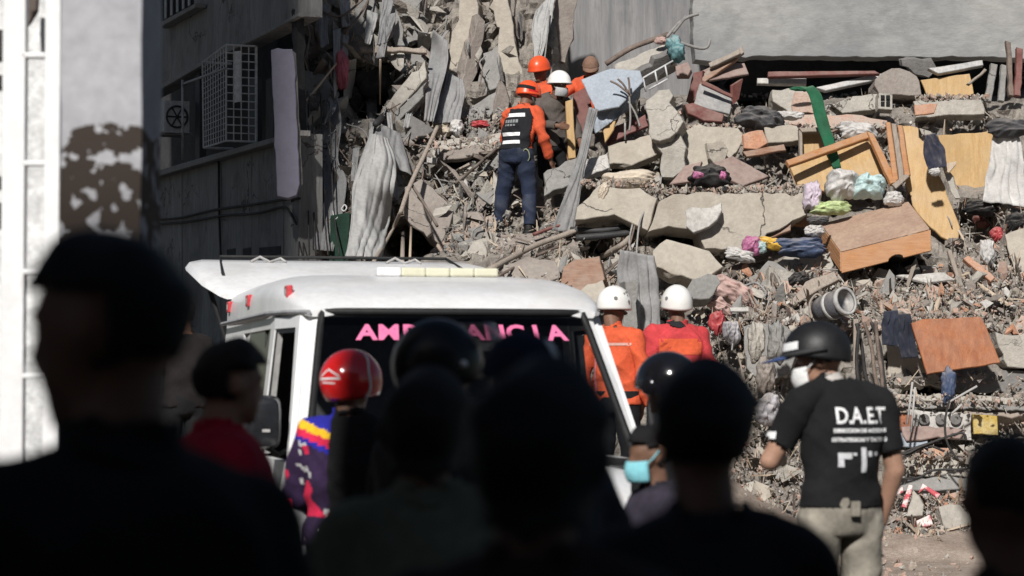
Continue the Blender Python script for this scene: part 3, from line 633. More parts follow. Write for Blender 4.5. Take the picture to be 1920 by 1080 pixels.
S('concrete_beam', 'left half of the big beige floor beam', 'beam', [(1078, 412), (1082, 388), (1124, 346), (1150, 352), (1200, 352), (1232, 372), (1214, 432), (1196, 424), (1152, 402), (1112, 408)], conc_beige, -8, 14, .4, Y=24.4, jag=.02)
S('concrete_beam', 'right half of the big beige floor beam', 'beam', [(1236, 378), (1262, 364), (1350, 366), (1420, 362), (1512, 362), (1513, 402), (1462, 430), (1396, 468), (1322, 466), (1310, 432), (1254, 424), (1216, 434)], conc_beige, 5, 10, .4, Y=24.35, jag=.02)
S('plaster_fragment', 'cracked white plaster clinging to the floor beam', 'fragment', [(1284, 396), (1296, 388), (1320, 390), (1352, 380), (1344, 412), (1316, 430), (1300, 436), (1286, 424)], plaster, -10, 16, .06, Y=24.2, jag=.03)
S('brown_sheet_board', 'left mauve panel beside the black pink bag', 'panel', [(1254, 346), (1284, 310), (1316, 302), (1302, 338)], mauve, -20, 30, .04, Y=24.6, jag=.006)
S('brown_sheet_board', 'right mauve panel beside the black pink bag', 'panel', [(1338, 304), (1374, 292), (1442, 330), (1394, 348), (1366, 336)], mauve, 14, 36, .04, Y=24.75, jag=.006)
BG = heap('black_bag', 'black bag with pink trim between the mauve panels', 'bag', 1331, 330, 68, 44, cl_black, Y=24.6, rough=.35)
o = heap('pink_trim', None, None, 1309, 327, 20, 12, cl_mag, Y=24.4); child_world(o, BG)
o = heap('pink_trim', None, None, 1356, 328, 12, 14, cl_mag, Y=24.4); child_world(o, BG)
# wardrobe wreck under the wall
WD = S('wardrobe_wreck', 'crushed maroon wardrobe with silvery front below the wall', 'wardrobe', [(1286, 190), (1300, 136), (1318, 132), (1312, 188)], maroon, -20, 6, .25, Y=26.2, jag=.006)
for nm, poly, mt, yw, pt, Y in (('front_panel', [(1312, 156), (1372, 182), (1368, 214), (1300, 196)], metal_grey, 10, 26, 26.1), ('top_panel', [(1316, 132), (1352, 116), (1396, 118), (1404, 138), (1330, 150)], mauve, 0, 40, 26.3), ('side_panel', [(1372, 160), (1394, 146), (1386, 186), (1372, 200)], maroon, 35, 0, 26.25), ('sash', [(1318, 150), (1372, 176), (1374, 184), (1316, 158)], maroon, 10, 10, 26.0)):
    o = S(nm, None, None, poly, mt, yw, pt, .03, Y=Y, jag=.008); child_world(o, WD)
S('maroon_board', 'maroon board lying under the crushed wardrobe', BD, [(1284, 196), (1300, 192), (1358, 214), (1354, 228), (1320, 226), (1290, 212)], maroon, 0, 30, .05, Y=25.9, jag=.008)
for k, (a, b, lab) in enumerate(((((1316, 140), (1392, 86)), 12, 'uppermost dusty plank of the pile on the wardrobe'), (((1310, 150), (1380, 100)), 10, 'middle dusty plank of the pile on the wardrobe'), (((1328, 118), (1386, 92)), 8, 'short dusty plank of the pile on the wardrobe'))):
    (x, y), (x2, y2) = a; S('wooden_plank', lab, 'plank', [(x, y), (x2, y2), (x2 + 3, y2 + b), (x + 4, y + b)], wood_dusty if k != 1 else wood_brown, -8, 16, .06, Y=26.25 - .05 * k, jag=.006)
S('mauve_box', 'small mauve box between the beam and the wardrobe', 'box', [(1266, 124), (1290, 116), (1296, 130), (1290, 142), (1268, 142)], mauve, -10, 10, .12, Y=26.1, jag=.006)
# right, below the window slot
for k, (poly, mt, lab) in enumerate((([(1420, 146), (1512, 146), (1512, 158), (1420, 156)], plaster, 'white window frame rail left of the green strap'), ([(1530, 164), (1640, 138), (1700, 136), (1700, 146), (1640, 150), (1548, 170)], metal_grey, 'long grey window rail right of the green strap'),
     ([(1740, 128), (1842, 112), (1844, 122), (1760, 138)], metal_grey, 'long grey window rail above the yellow panel'), ([(1440, 134), (1640, 132), (1650, 138), (1440, 144)], maroon, 'thin reddish rail along the window slot'))):
    S('window_rail', lab, 'rail', poly, mt, 0, 20, .06, Y=26.7 - .04 * k, jag=.003)
S('stone_lump', 'big rounded brown lump of earth under the window slot', 'lump', [(1640, 160), (1652, 138), (1672, 128), (1706, 134), (1724, 152), (1728, 178), (1650, 178)], conc_brown, 4, 10, .35, Y=26.3, jag=.03)
S('yellow_sheet_board', 'yellow panel under the window slot', 'panel', [(1726, 150), (1818, 138), (1826, 176), (1800, 184), (1738, 180)], wood_yel, -4, 6, .04, Y=26.65, jag=.006)
S('dark_lump', 'dark grey lump hanging in the window slot', 'lump', [(1690, 112), (1748, 112), (1758, 130), (1742, 146), (1716, 140), (1692, 124)], conc_dark, 0, -10, .2, Y=26.9, jag=.03)
for k, (a, b, c_, d, mt, lab) in enumerate(((1858, 118, 1846, 190, conc_grey, 'leftmost broken pale post at the right end of the slot'), (1878, 120, 1872, 190, conc_grey, 'second broken pale post at the right end of the slot'), (1886, 76, 1892, 180, metal_rust, 'tall dark post at the right end of the slot'), (1906, 88, 1902, 180, maroon, 'reddish post at the far right edge'), (1846, 128, 1814, 158, wood_dusty, 'thin slanting stick before the yellow panel'))):
    w = (13, 11, 9, 12, 5)[k]; S('broken_post', lab, 'post', [(a, b), (a + w, b + 3), (c_ + w, d), (c_, d - 2)], mt, 0, 8, .08, Y=26.5 - .05 * k, jag=.012)
cloth('green_strap', 'long dark green strap hanging over the yellow cabinet', 'strap', [(1504, 166), (1516, 180), (1532, 236), (1548, 280), (1562, 318)], [(1524, 160), (1540, 178), (1550, 216), (1566, 270), (1577, 314)], cl_greenstrap, Y=24.9, folds=1, amp=.012, nu=8)
heap('green_knot', 'green knot where the strap is tied', 'knot', 1500, 166, 34, 8, cl_greenstrap, Y=25.6)
heap('charcoal_jacket', 'charcoal jacket lying under the window slot', 'jacket', 1430, 222, 82, 44, cl_grey, Y=25.4, rough=.6, rot=-10)
heap('white_paper_heap', 'torn white papers right of the charcoal jacket', 'papers', 1476, 216, 56, 16, cl_white, Y=25.5, rough=.9, freq=5)
S('pink_slab', 'long pinkish tile slab behind the green strap', SL, [(1396, 238), (1440, 220), (1520, 214), (1600, 214), (1664, 226), (1660, 240), (1560, 240), (1440, 246)], brick_pk, 0, 40, .08, Y=25.6, jag=.02)
S('wall_fragment', 'beige wall lump right of the wardrobe', 'wall', [(1448, 168), (1486, 164), (1512, 176), (1520, 208), (1484, 214), (1450, 190)], conc_pale, 4, 20, .25, Y=26.1, jag=.03)
S('wall_fragment', 'pinkish wall stub left of the green strap', 'wall', [(1490, 172), (1520, 170), (1530, 214), (1486, 212)], brick_pk, -8, 5, .2, Y=25.7, jag=.02)
S('brick_wall_piece', 'orange hollow brick wall piece below the charcoal jacket', 'wall', [(1392, 252), (1430, 244), (1440, 268), (1420, 280), (1394, 278)], brick_or, -6, 8, .15, Y=25.1)
S('brick_wall_piece', 'beige wall piece above the small cabinet box', 'wall', [(1432, 236), (1494, 236), (1500, 262), (1440, 268)], conc_beige, 2, 14, .15, Y=25.25)
S('broken_plank', 'dark broken plank below the orange wall piece', 'plank', [(1392, 284), (1470, 270), (1474, 282), (1400, 294)], wood_brown, 0, 16, .05, Y=25.0, jag=.01)
S('wall_fragment', 'grey wall strip with red plaster under the yellow panel', 'wall', [(1712, 190), (1840, 186), (1846, 214), (1718, 220)], conc_pale, 0, 12, .2, Y=25.9, jag=.03)
S('brick_patch', 'red painted patch of plaster on the grey wall strip', 'patch', [(1714, 196), (1758, 194), (1752, 212), (1716, 216)], brick_or, 0, 12, .03, Y=25.68, jag=.02)
S('hollow_block', 'grey hollow block with square holes below the brown earth lump', 'block', [(1560, 196), (1600, 180), (1646, 176), (1648, 204), (1580, 212)], conc_pale, 4, 14, .15, Y=25.9, jag=.012)
for k in range(4):
    o = S('block_hole', None, None, [(1652 + 10 * (k % 2), 178 + 12 * (k // 2)), (1659 + 10 * (k % 2), 178 + 12 * (k // 2)), (1659 + 10 * (k % 2), 187 + 12 * (k // 2)), (1652 + 10 * (k % 2), 187 + 12 * (k // 2))], black_m, 4, 10, .02, Y=25.72, jag=0)
    if k == 0: HB = S('hollow_block', 'hollow brick with four dark square holes under the brown lump', 'block', [(1647, 174), (1674, 176), (1674, 206), (1647, 204)], conc_pale, 4, 10, .15, Y=25.74, jag=.004)
    child_world(o, HB)
# the yellow cabinet
CB = S('cabinet_back', 'big tilted orange cabinet back below the green strap', 'cabinet', [(1478, 304), (1628, 250), (1674, 338), (1640, 352), (1560, 362), (1496, 346)], wood_yel, 6, 26, .04, Y=24.9, jag=.006)
for nm, poly in (('top_lip', [(1474, 300), (1626, 246), (1634, 256), (1480, 310)]), ('side_lip', [(1626, 246), (1638, 250), (1684, 340), (1670, 344)])):
    o = S(nm, None, None, poly, wood_or, 10, 34, .05, Y=24.76, jag=.004); child_world(o, CB)
SB = S('open_box', 'small open wooden drawer box behind the green strap', 'drawer', [(1502, 248), (1546, 246), (1546, 290), (1504, 296)], wood_yel, 0, 8, .03, Y=25.25, jag=.004)
for nm, poly in (('box_side', [(1498, 244), (1504, 244), (1506, 298), (1500, 298)]), ('box_top', [(1498, 240), (1548, 238), (1548, 246), (1504, 248)])):
    o = S(nm, None, None, poly, wood_dusty, 0, 8, .12, Y=25.1, jag=.003); child_world(o, SB)
heap('patterned_cloth', 'white patterned cloth above the orange cabinet back', 'cloth', 1608, 246, 70, 32, cl_white, Y=25.2, rot=-8, rough=.5)
S('yellow_board', 'tall yellow board with a ragged right edge', BD, [(1684, 236), (1722, 240), (1744, 296), (1772, 350), (1790, 400), (1796, 456), (1764, 444), (1720, 400), (1700, 352)], wood_yel, -10, 12, .05, Y=24.75, jag=.025)
for k, (x, lab) in enumerate(((1660, 'left vertical trim slat on the tall yellow board'), (1671, 'middle vertical trim slat on the tall yellow board'), (1682, 'right vertical trim slat on the tall yellow board'))):
    S('trim_slat', lab, 'slat', [(x, 228 + 3 * k), (x + 9, 229 + 3 * k), (x + 24, 336 - 4 * k), (x + 14, 346 - 6 * k)], (wood_or, wood_dusty, wood_or)[k], -20, 8, .05, Y=24.66 - .02 * k, jag=.003)
S('trim_slat', 'short slat lying across the foot of the trim slats', 'slat', [(1672, 346), (1698, 326), (1706, 330), (1680, 354)], wood_dusty, 0, 10, .03, Y=24.5, jag=.003)
S('white_edge', 'strip of torn plaster along the ragged yellow board edge', 'plaster', [(1724, 240), (1740, 258), (1768, 318), (1790, 372), (1800, 372), (1786, 330), (1760, 280), (1744, 246)], conc_pale, -30, 10, .04, Y=24.68, jag=.03)
S('yellow_sheet_board', 'large yellow wardrobe back behind the hanging white curtain', 'panel', [(1758, 254), (1868, 246), (1880, 372), (1790, 376)], wood_yel, -6, 4, .04, Y=25.5, jag=.008)
cloth('white_curtain', 'white curtain hanging at the right edge', 'curtain', [(1862, 250), (1856, 300), (1842, 378)], [(1910, 258), (1918, 320), (1936, 392)], cl_white, Y=24.9, folds=4, amp=.05)
heap('grey_bundle', 'grey cloth bundle on top of the white curtain', 'bundle', 1892, 238, 76, 34, cl_grey, Y=24.9, rough=.4)
cloth('navy_garment', 'navy garment hanging on the ragged board', 'garment', [(1732, 254), (1730, 290), (1742, 318)], [(1752, 250), (1768, 280), (1772, 314)], cl_navy, Y=24.45, folds=2, amp=.03)
heap('white_scrap', 'small white scrap below the navy garment', 'scrap', 1754, 322, 22, 14, cl_white, Y=24.4)
S('wood_bracket', 'small pale wood bracket right of the navy garment', 'bracket', [(1774, 306), (1794, 302), (1792, 310), (1780, 324), (1774, 322)], wood_pale, 0, 10, .04, Y=24.5, jag=.003)
# clothes and drawers
for a in (('white_shirt', 'white crumpled shirt on the clothes heap', 'shirt', 1578, 344, 64, 60, cl_white), ('lilac_shirt', 'pale lilac cloth at the left of the clothes heap', 'cloth', 1524, 368, 34, 54, cl_lilac), ('cyan_shirt', 'pale cyan shirt at the right of the clothes heap', 'shirt', 1630, 348, 64, 46, cl_cyan), ('green_shirt', 'lime patterned shirt at the bottom of the clothes heap', 'shirt', 1556, 390, 70, 26, cl_green), ('white_towel', 'crumpled white towel right of the cyan shirt', 'towel', 1676, 372, 34, 28, cl_white),
          ('magenta_cloth', 'magenta cloth left of the cyan rag', 'cloth', 1408, 460, 32, 34, cl_mag), ('cyan_rag', 'small turquoise rag beside the magenta cloth', 'rag', 1428, 462, 22, 22, cl_cyan), ('yellow_cloth', 'bright yellow cloth left of the navy jeans', 'cloth', 1450, 456, 52, 20, cl_yel), ('navy_jeans', 'navy jeans crumpled left of the big drawer', 'jeans', 1500, 462, 100, 34, cl_blue), ('white_cloth', 'white cloth scrap left of the magenta cloth', 'cloth', 1388, 478, 56, 22, cl_white),
          ('white_cloth', 'white cloth squeezed between drawer and jeans', 'cloth', 1528, 432, 36, 20, cl_white), ('dark_cloth', 'dark cloth strip above the jeans', 'cloth', 1536, 412, 40, 14, cl_grey)):
    heap(a[0], a[1], a[2], a[3], a[4], a[5], a[6], a[7], dep=.5, rough=.6, Y=24.45 if a[4] < 400 else 24.15, rot=(-14 if a[3] < 1500 else 0))
S('orange_board', 'orange board edge above the yellow cloth', BD, [(1450, 412), (1470, 406), (1518, 406), (1516, 424), (1480, 420)], wood_or, 0, 20, .04, dy=-.3, jag=.004)
S('brown_board', 'dark brown broken board above the yellow cloth', BD, [(1420, 452), (1450, 430), (1484, 414), (1482, 432), (1440, 448)], wood_brown, -10, 18, .04, dy=-.45, jag=.012)
S('dark_board', 'dark splintered board under the white cloth scrap', BD, [(1362, 504), (1400, 488), (1450, 470), (1446, 484), (1400, 500), (1370, 524)], wood_dark, -10, 10, .05, dy=-.35, jag=.02)
# big upturned drawer: a real box
def obox(name, label, cat, a, b, c, h, Ya, Yb, Yc, mats, parts=True):
    """upturned drawer: a,b = lower front corners, c = back corner of the upper face; h its height in px"""
    A, B = P(*a, Ya), P(*b, Yb); Cc = P(*c, Yc); up = Vector((0, 0, 1)); hh = h * Ya / FPX
    ux = (B - A); bk = Cc - (A + up * hh); bk = bk - up * 0
    return A, ux, bk, hh
A = P(1578, 512, 23.9); B = P(1746, 470, 23.75); Bk = P(1540, 420, 24.55); Atop = P(1577, 473, 23.92)
ux = B - A; uh = Atop - A; uz = Bk - Atop
DR = empty('upturned_drawer', A); tag(DR, 'large upturned orange wood drawer lying on the brick rubble', 'drawer')
def quadbox(name, o0, e1, e2, e3, mat, parent):
    V = [o0 + e1 * i + e2 * j + e3 * k for i in (0, 1) for j in (0, 1) for k in (0, 1)]
    F = [(0, 1, 3, 2), (4, 6, 7, 5), (0, 4, 5, 1), (2, 3, 7, 6), (0, 2, 6, 4), (1, 5, 7, 3)]
    o = mk(name, V, F, mat, parent); m = o.modifiers.new('bevel', 'BEVEL'); m.width = .005; m.segments = 2; return o
tk = .035
fr = []   # front board with the half round grip cut in its lower edge
for t, s in ((0, 0), (.52, 0), (.53, .12), (.56, .2), (.60, .24), (.65, .2), (.68, .12), (.69, 0), (1, 0), (1, 1), (0, 1)): fr.append(ux * t + uh * s)
Vv, Ff, _ = slab_mesh([A + f for f in fr], ux.cross(uh).normalized() * (1 if ux.cross(uh).y < 0 else -1), tk, 0, .004); mk('front_board', [v - A for v in Vv], Ff, wood_or, DR)
e2 = uz.normalized()
quadbox('base_panel', uh * .93 + e2 * tk * 1.05, ux, uh * .09, uz - e2 * tk, M('drawer_base_dusty', (.32, .21, .155), (.38, .27, .2), sc=3, rough=.8, bump=.15, fine=.15), DR)
for s, nm in ((0, 'side_board'), (.985, 'side_board')): quadbox(nm, ux * (s - .003) + e2 * tk * 1.1, ux * .02, uh * .92, uz * .96, wood_or, DR)
quadbox('back_board', uz * .98, ux, uh * .9, e2 * .02, wood_or, DR)
for k in range(3): quadbox('side_groove', ux * -.0065 + uh * (.2 + .25 * k) + e2 * .03, ux * .003, uh * .03, uz * .94, wood_brown, DR)
S('grey_block', 'grey rock like block left of the big drawer', 'block', [(1500, 476), (1540, 466), (1564, 482), (1556, 510), (1514, 512), (1496, 498)], conc_pale, -6, 24, .25, dy=-.3, jag=.03)
S('grey_block', 'rounded grey stone left of the grey block', 'block', [(1450, 496), (1476, 478), (1500, 486), (1498, 500), (1460, 510)], conc_pale, 6, 34, .2, dy=-.25, jag=.02)
S('grey_block', 'grey angular slab above the pink quilt', 'block', [(1404, 520), (1440, 488), (1478, 506), (1470, 540), (1430, 560), (1400, 550)], conc_grey, -14, 26, .25, dy=-.2, jag=.03)
S('grey_block', 'second grey angular slab left of the brick plank', 'block', [(1442, 500), (1494, 512), (1486, 540), (1462, 562), (1440, 540)], conc_pale, 16, 14, .22, dy=-.22, jag=.03)
S('brown_board', 'tan broken board sloping above the striped drum', BD, [(1480, 568), (1510, 528), (1564, 508), (1572, 524), (1530, 546), (1490, 572)], wood_dusty, -8, 34, .05, dy=-.4, jag=.01)
heap('black_rag', 'small black rag left of the tan broken board', 'rag', 1498, 522, 34, 26, cl_black, dy=-.45)
# drum with white rings
DC = P(1562, 573, 23.05); ax = (P(1592, 562, 22.85) - P(1532, 584, 23.2)).normalized()
DM = empty('striped_drum', DC); tag(DM, 'grey drum with white rings lying on the rubble', 'drum'); DM.rotation_euler = ax.to_track_quat('Z', 'Y').to_euler()
def lathe(name, prof, mat, parent, seg=28, smooth=True):
    V, F = [], []
    for r, z in prof:
        for k in range(seg): a = 2 * math.pi * k / seg; V.append((r * math.cos(a), r * math.sin(a), z))
    for i in range(len(prof) - 1):
        for k in range(seg): j = (k + 1) % seg; F.append((i * seg + k, i * seg + j, i * seg + seg + j, i * seg + seg + k))
    F.append([k for k in range(seg)][::-1]); F.append([(len(prof) - 1) * seg + k for k in range(seg)])
    return mk(name, V, F, mat, parent, smooth=smooth)
drum_m = M('drum_grey', (.06, .06, .07), (.1, .1, .115), sc=5, rough=.9, dust=DUST, damt=.5); dwhite = M('ring_white', (.36, .35, .34), (.45, .44, .43), rough=.8, bump=.2, dust=DUST, damt=.5)
lathe('shell', [(.11, -.19), (.125, -.12), (.13, 0), (.125, .17), (.108, .175), (.105, -.1), (.0005, -.1)], drum_m, DM)
lathe('ring', [(.128, .14), (.138, .145), (.138, .19), (.112, .19), (.112, .175), (.124, .17)], dwhite, DM); lathe('ring', [(.1295, -.03), (.136, -.028), (.136, .008), (.1305, .01)], dwhite, DM)
rod('bent_pipe_ring', 'bent dusty hoop behind the striped drum', 'hoop', [(1522, 596), (1518, 570), (1530, 552), (1540, 556)], .012, wood_dusty, dy=-.5)
# lower right wall of layers
cloth('hanging_jeans', 'left leg of dark jeans hanging by the wooden panel', 'jeans', [(1656, 584), (1654, 620), (1656, 646)], [(1682, 582), (1684, 620), (1682, 650)], cl_denim, Y=22.75, folds=1.5, amp=.03)
cloth('hanging_jeans', 'right leg of dark jeans hanging by the wooden panel', 'jeans', [(1682, 590), (1684, 640), (1690, 672)], [(1706, 588), (1714, 630), (1722, 670)], cl_denim, Y=22.7, folds=1.5, amp=.03)
S('wooden_sheet_board', 'scratched reddish wood panel hanging at the right', 'panel', [(1708, 606), (1730, 598), (1840, 594), (1850, 614), (1876, 680), (1800, 692), (1738, 702)], wood_red, -4, 8, .05, Y=22.6, jag=.006)
S('wall_block', 'smooth beige wall block below the hanging jeans', 'wall', [(1662, 640), (1700, 652), (1744, 690), (1770, 724), (1664, 734)], conc_beige, -6, 4, .3, Y=23.0)
S('wall_block', 'pitted grey wall block right of the wood panel', 'wall', [(1866, 622), (1960, 620), (1960, 690), (1890, 688)], conc_pale, 4, 6, .3, Y=22.9, jag=.03)
S('floor_slab', 'pitted dark grey slab edge under the wood panel', SL, [(1764, 712), (1880, 694), (2220, 692), (2220, 730), (1800, 736)], conc_dark, 0, 6, .4, Y=22.95, jag=.02)
for k, (y, h, mt, lab, Y) in enumerate(((742, 10, conc_pale, 'uppermost thin floor layer right of the uniformed man', 22.7), (757, 9, conc_grey, 'second thin floor layer right of the uniformed man', 22.6), (770, 8, wood_dusty, 'third thin floor layer right of the uniformed man', 22.55))):
    S('floor_layer', lab, SL, [(1660, y - 6 + 3 * k), (1780, y), (2220, y + 8), (2220, y + 8 + h), (1780, y + h), (1660, y + h - 6)], mt, 0, 22, .4, Y=Y, jag=.02)
heap('navy_rag', 'navy rag hanging under the wood panel corner', 'rag', 1778, 722, 28, 60, cl_blue, Y=22.5, rough=.3)
AD = M('advert_orange', (.4, .13, .05), (.24, .1, .06), sc=5, rough=.5, bump=.05); ADY = M('sign_yellow', (.42, .29, .06), (.5, .4, .2), sc=7, rough=.5, bump=.05)
S('orange_sheet_board', 'orange printed panel right of the uniformed man', 'panel', [(1660, 772), (1712, 778), (1712, 808), (1660, 806)], AD, 0, 6, .03, Y=22.45, jag=.004)
WPn = S('white_sheet_board', 'white panel with round dark prints among the floor layers', 'panel', [(1700, 768), (1822, 776), (1822, 826), (1760, 822), (1712, 800)], plaster, 0, 6, .03, Y=22.5, jag=.012)
for x in (1733, 1764, 1792):
    p = P(x, 786, 22.46); V = [Vector((0, 0, 0))] + [Vector((.05 * math.cos(2 * math.pi * i / 16), 0, .05 * math.sin(2 * math.pi * i / 16))) for i in range(16)]
    o = mk('round_print', V, [(0, i + 1, (i + 1) % 16 + 1) for i in range(16)], conc_dark, loc=p); child_world(o, WPn); m = o.modifiers.new('t', 'SOLIDIFY'); m.thickness = .01
S('yellow_sign', 'yellow sign plate half hidden by the right onlooker', 'sign', [(1824, 776), (1870, 780), (1872, 816), (1826, 814)], ADY, 0, 4, .03, Y=22.45, jag=.004)
S('plastic_sheet', 'pinkish plastic sheet below the white panel', 'sheet', [(1690, 800), (1740, 798), (1812, 806), (1800, 822), (1700, 826)], mauve, 0, 30, .02, Y=22.4, jag=.02)
S('plastic_sheet', 'greyish plastic sheet under the orange panel', 'sheet', [(1664, 810), (1740, 808), (1740, 840), (1664, 838)], sheet_blue, 0, 16, .02, Y=22.4, jag=.02)
S('brick_layer', 'short layer of orange brick under the cables', 'brick layer', [(1730, 842), (1780, 840), (1780, 856), (1732, 858)], brick_or, 0, 14, .15, Y=22.45, jag=.02)
S('floor_slab', 'thick dusty slab layer below the cables', SL, [(1660, 852), (1800, 858), (2220, 858), (2220, 896), (1800, 892), (1662, 888)], conc_pale, 0, 16, .4, Y=22.5, jag=.03)
S('floor_slab', 'lowest dusty slab layer above the brick heap', SL, [(1660, 892), (1800, 896), (2220, 902), (2220, 925), (1700, 920), (1662, 915)], conc_grey, 0, 28, .4, Y=22.35, jag=.03)
for k, (pts, lab) in enumerate((([(1666, 864), (1700, 846), (1740, 832), (1766, 830)], 'topmost black cable loop right of the uniformed man'), ([(1664, 870), (1710, 850), (1740, 836), (1770, 846)], 'second black cable loop right of the uniformed man'), ([(1664, 852), (1700, 850), (1730, 836), (1800, 812), (1812, 826)], 'black cable arching over the plastic sheet'), ([(1670, 898), (1720, 896), (1750, 882), (1800, 880), (1830, 876)], 'black cable lying along the dusty slab'), ([(1780, 750), (1772, 790), (1776, 830), (1796, 862)], 'dark cable dropping past the white panel'))):
    rod('black_cable', lab, 'cable', pts, .011, cable_m, Y=22.05 - .02 * k)
for k, (a, b, lab) in enumerate((((1711, 716), (1701, 796), 'left white stick standing before the floor layers'), ((1716, 726), (1708, 810), 'right white stick standing before the floor layers'), ((1776, 756), (1832, 724), 'white stick slanting under the wood panel'), ((1784, 776), (1804, 758), 'short white stick below the slanting one'))):
    rod('white_stick', lab, 'stick', [a, b], .011, dwhite, Y=22.1, smooth=False)
rw = M('paint_red_white', (.5, .08, .1), (.7, .6, .58), sc=9, rough=.6, lo=.45, hi=.55)
for k, (poly, lab) in enumerate((([(1690, 950), (1704, 908), (1712, 910), (1700, 952)], 'leftmost red and white strip on the brick heap'), ([(1722, 924), (1730, 906), (1764, 926), (1758, 934), (1734, 916)], 'bent red and white strip on the brick heap'), ([(1668, 926), (1692, 912), (1694, 922), (1672, 934)], 'short red strip by the uniformed man'))):
    S('striped_strip', lab, 'strip', poly, rw, 0, 20, .02, Y=21.85, jag=.006)
for k, (poly, mt, lab) in enumerate((([(1700, 968), (1712, 918), (1732, 946), (1730, 966)], conc_pale, 'pale pointed wedge of concrete on the brick heap'), ([(1718, 976), (1744, 964), (1750, 984), (1722, 990)], rw, 'red flecked stone at the middle of the brick heap'), ([(1720, 998), (1752, 992), (1756, 1012), (1724, 1016)], brick_rd, 'dark red hollow brick on the heap'),
      ([(1718, 1016), (1764, 1012), (1760, 1024), (1720, 1026)], brick_or, 'orange brick lying flat at the foot of the heap'), ([(1786, 1018), (1822, 1008), (1826, 1022), (1788, 1028)], conc_grey, 'grey flat plate at the foot of the heap'), ([(1760, 950), (1800, 946), (1826, 972), (1818, 1000), (1770, 990)], conc_pale, 'broad pale slab piece at the right of the brick heap'), ([(1668, 1000), (1694, 996), (1690, 1024), (1668, 1024)], brick_pk, 'pinkish block by the trousers of the uniformed man'))):
    S('brick_fragment', lab, 'brick', poly, mt, 8 * (k % 3) - 8, 22, .12, Y=21.75 - .03 * (k % 4), jag=.012)
# behind the white helmets
S('concrete_slab', 'large beige slab sagging above the right white helmet', SL, [(1224, 470), (1250, 448), (1330, 470), (1356, 500), (1330, 524), (1270, 516), (1232, 500)], conc_beige, 6, 26, .2, Y=23.7, jag=.03)
S('concrete_slab', 'grey rounded slab right of the white helmets', SL, [(1298, 524), (1344, 516), (1352, 530), (1330, 560), (1300, 560), (1286, 545)], conc_grey, 8, 20, .2, Y=23.2, jag=.02)
cloth('grey_drape', 'grey dusty drape hanging between the two white helmets', 'drape', [(1158, 470), (1158, 540), (1172, 640)], [(1226, 480), (1234, 540), (1236, 640)], tarp_dim, Y=22.9, folds=5, amp=.05)
S('concrete_column', 'upright grey column between the two white helmets', 'column', [(1172, 528), (1196, 526), (1194, 640), (1170, 640)], conc_grey, 14, 0, .2, Y=22.5, jag=.02)
S('cardboard_box', 'crushed brown box left of the white helmets', 'box', [(1056, 500), (1078, 486), (1124, 480), (1134, 524), (1092, 552), (1058, 560), (1050, 540)], wood_brown, -10, 14, .3, Y=23.3, jag=.01)
S('tan_slab', 'tan broken slab under the crushed brown box', SL, [(1092, 540), (1130, 524), (1140, 560), (1100, 580), (1080, 566)], conc_beige, 0, 30, .15, Y=23.0, jag=.03)
S('concrete_slab', 'grey slab left of the crushed brown box', SL, [(940, 506), (990, 480), (1040, 488), (1050, 520), (1010, 548), (950, 530)], conc_brown, -8, 30, .15, dy=-.2, jag=.03)
for k, (pts, r, mt, lab) in enumerate((([(918, 506), (1000, 462), (1060, 440), (1096, 424)], .03, wood_dusty, 'long round pole lying right of the rescuer boots'), ([(930, 520), (1010, 478), (1050, 462)], .015, metal_rust, 'thin rusty rod beside the long round pole'), ([(1000, 440), (1060, 420), (1150, 410)], .02, maroon, 'reddish rail below the hanging fabric strip'), ([(1070, 430), (1130, 432), (1200, 420)], .03, metal_dark, 'dark roll of sheeting under the big beam'), ([(1080, 446), (1150, 440), (1196, 434)], .035, metal_dark, 'second dark roll of sheeting under the big beam'),
     ([(1093, 446), (1120, 448)], .02, dwhite, 'short white tube under the dark rolls'), ([(1130, 480), (1165, 460), (1180, 446)], .03, wood_dusty, 'stubby plank above the crushed brown box'))):
    rod('debris_bar', lab, 'bar', pts, r, mt, dy=-.35)
wires = (([(1240, 330), (1232, 370), (1206, 400), (1196, 440), (1192, 520), (1190, 640)], 'long bent wire falling past the big beam to the helmets'), ([(1190, 424), (1176, 470), (1150, 500), (1120, 530)], 'wire bending left under the big beam'), ([(1186, 420), (1180, 450), (1182, 470)], 'short wire under the big beam'), ([(1310, 400), (1290, 440), (1262, 470), (1242, 498)], 'wire hanging from the cracked plaster'), ([(1296, 392), (1302, 416), (1312, 428)], 'hooked wire in the cracked plaster'), ([(1352, 388), (1336, 408), (1318, 426)], 'rebar loop on the cracked plaster'),
     ([(1240, 460), (1226, 480), (1216, 500), (1222, 536)], 'wire looping over the grey drape'), ([(1260, 560), (1290, 548), (1330, 520)], 'wire running behind the right white helmet'), ([(1350, 500), (1300, 512), (1270, 530), (1240, 560)], 'pale cord crossing the grey rounded slab'), ([(1442, 496), (1452, 530), (1466, 545)], 'black cord over the grey angular slab'), ([(1390, 540), (1416, 530), (1436, 548), (1430, 560)], 'curved cord on the pink quilt'))
for k, (pts, lab) in enumerate(wires): rod('loose_wire', lab, 'wire', pts, .010, (cable_gr, metal_rust)[k % 2], dy=-.75 if k < 7 else -.4)
heap('pink_quilt', 'pink quilt folded in layers above the red shirt', 'quilt', 1376, 548, 96, 42, cl_pink, dy=-.3, rough=.7, rot=-24)
heap('pink_quilt', 'lower pink fold hanging below the quilt', 'quilt', 1350, 572, 54, 26, cl_pink, dy=-.4, rough=.7, rot=-30)
heap('red_shirt', 'bright red shirt on the rubble right of the helmets', 'shirt', 1346, 604, 28, 46, cl_red, dy=-.5)
heap('patterned_cloth', 'grey patterned cloth right of the red shirt', 'cloth', 1371, 622, 34, 44, cl_pat, dy=-.5)
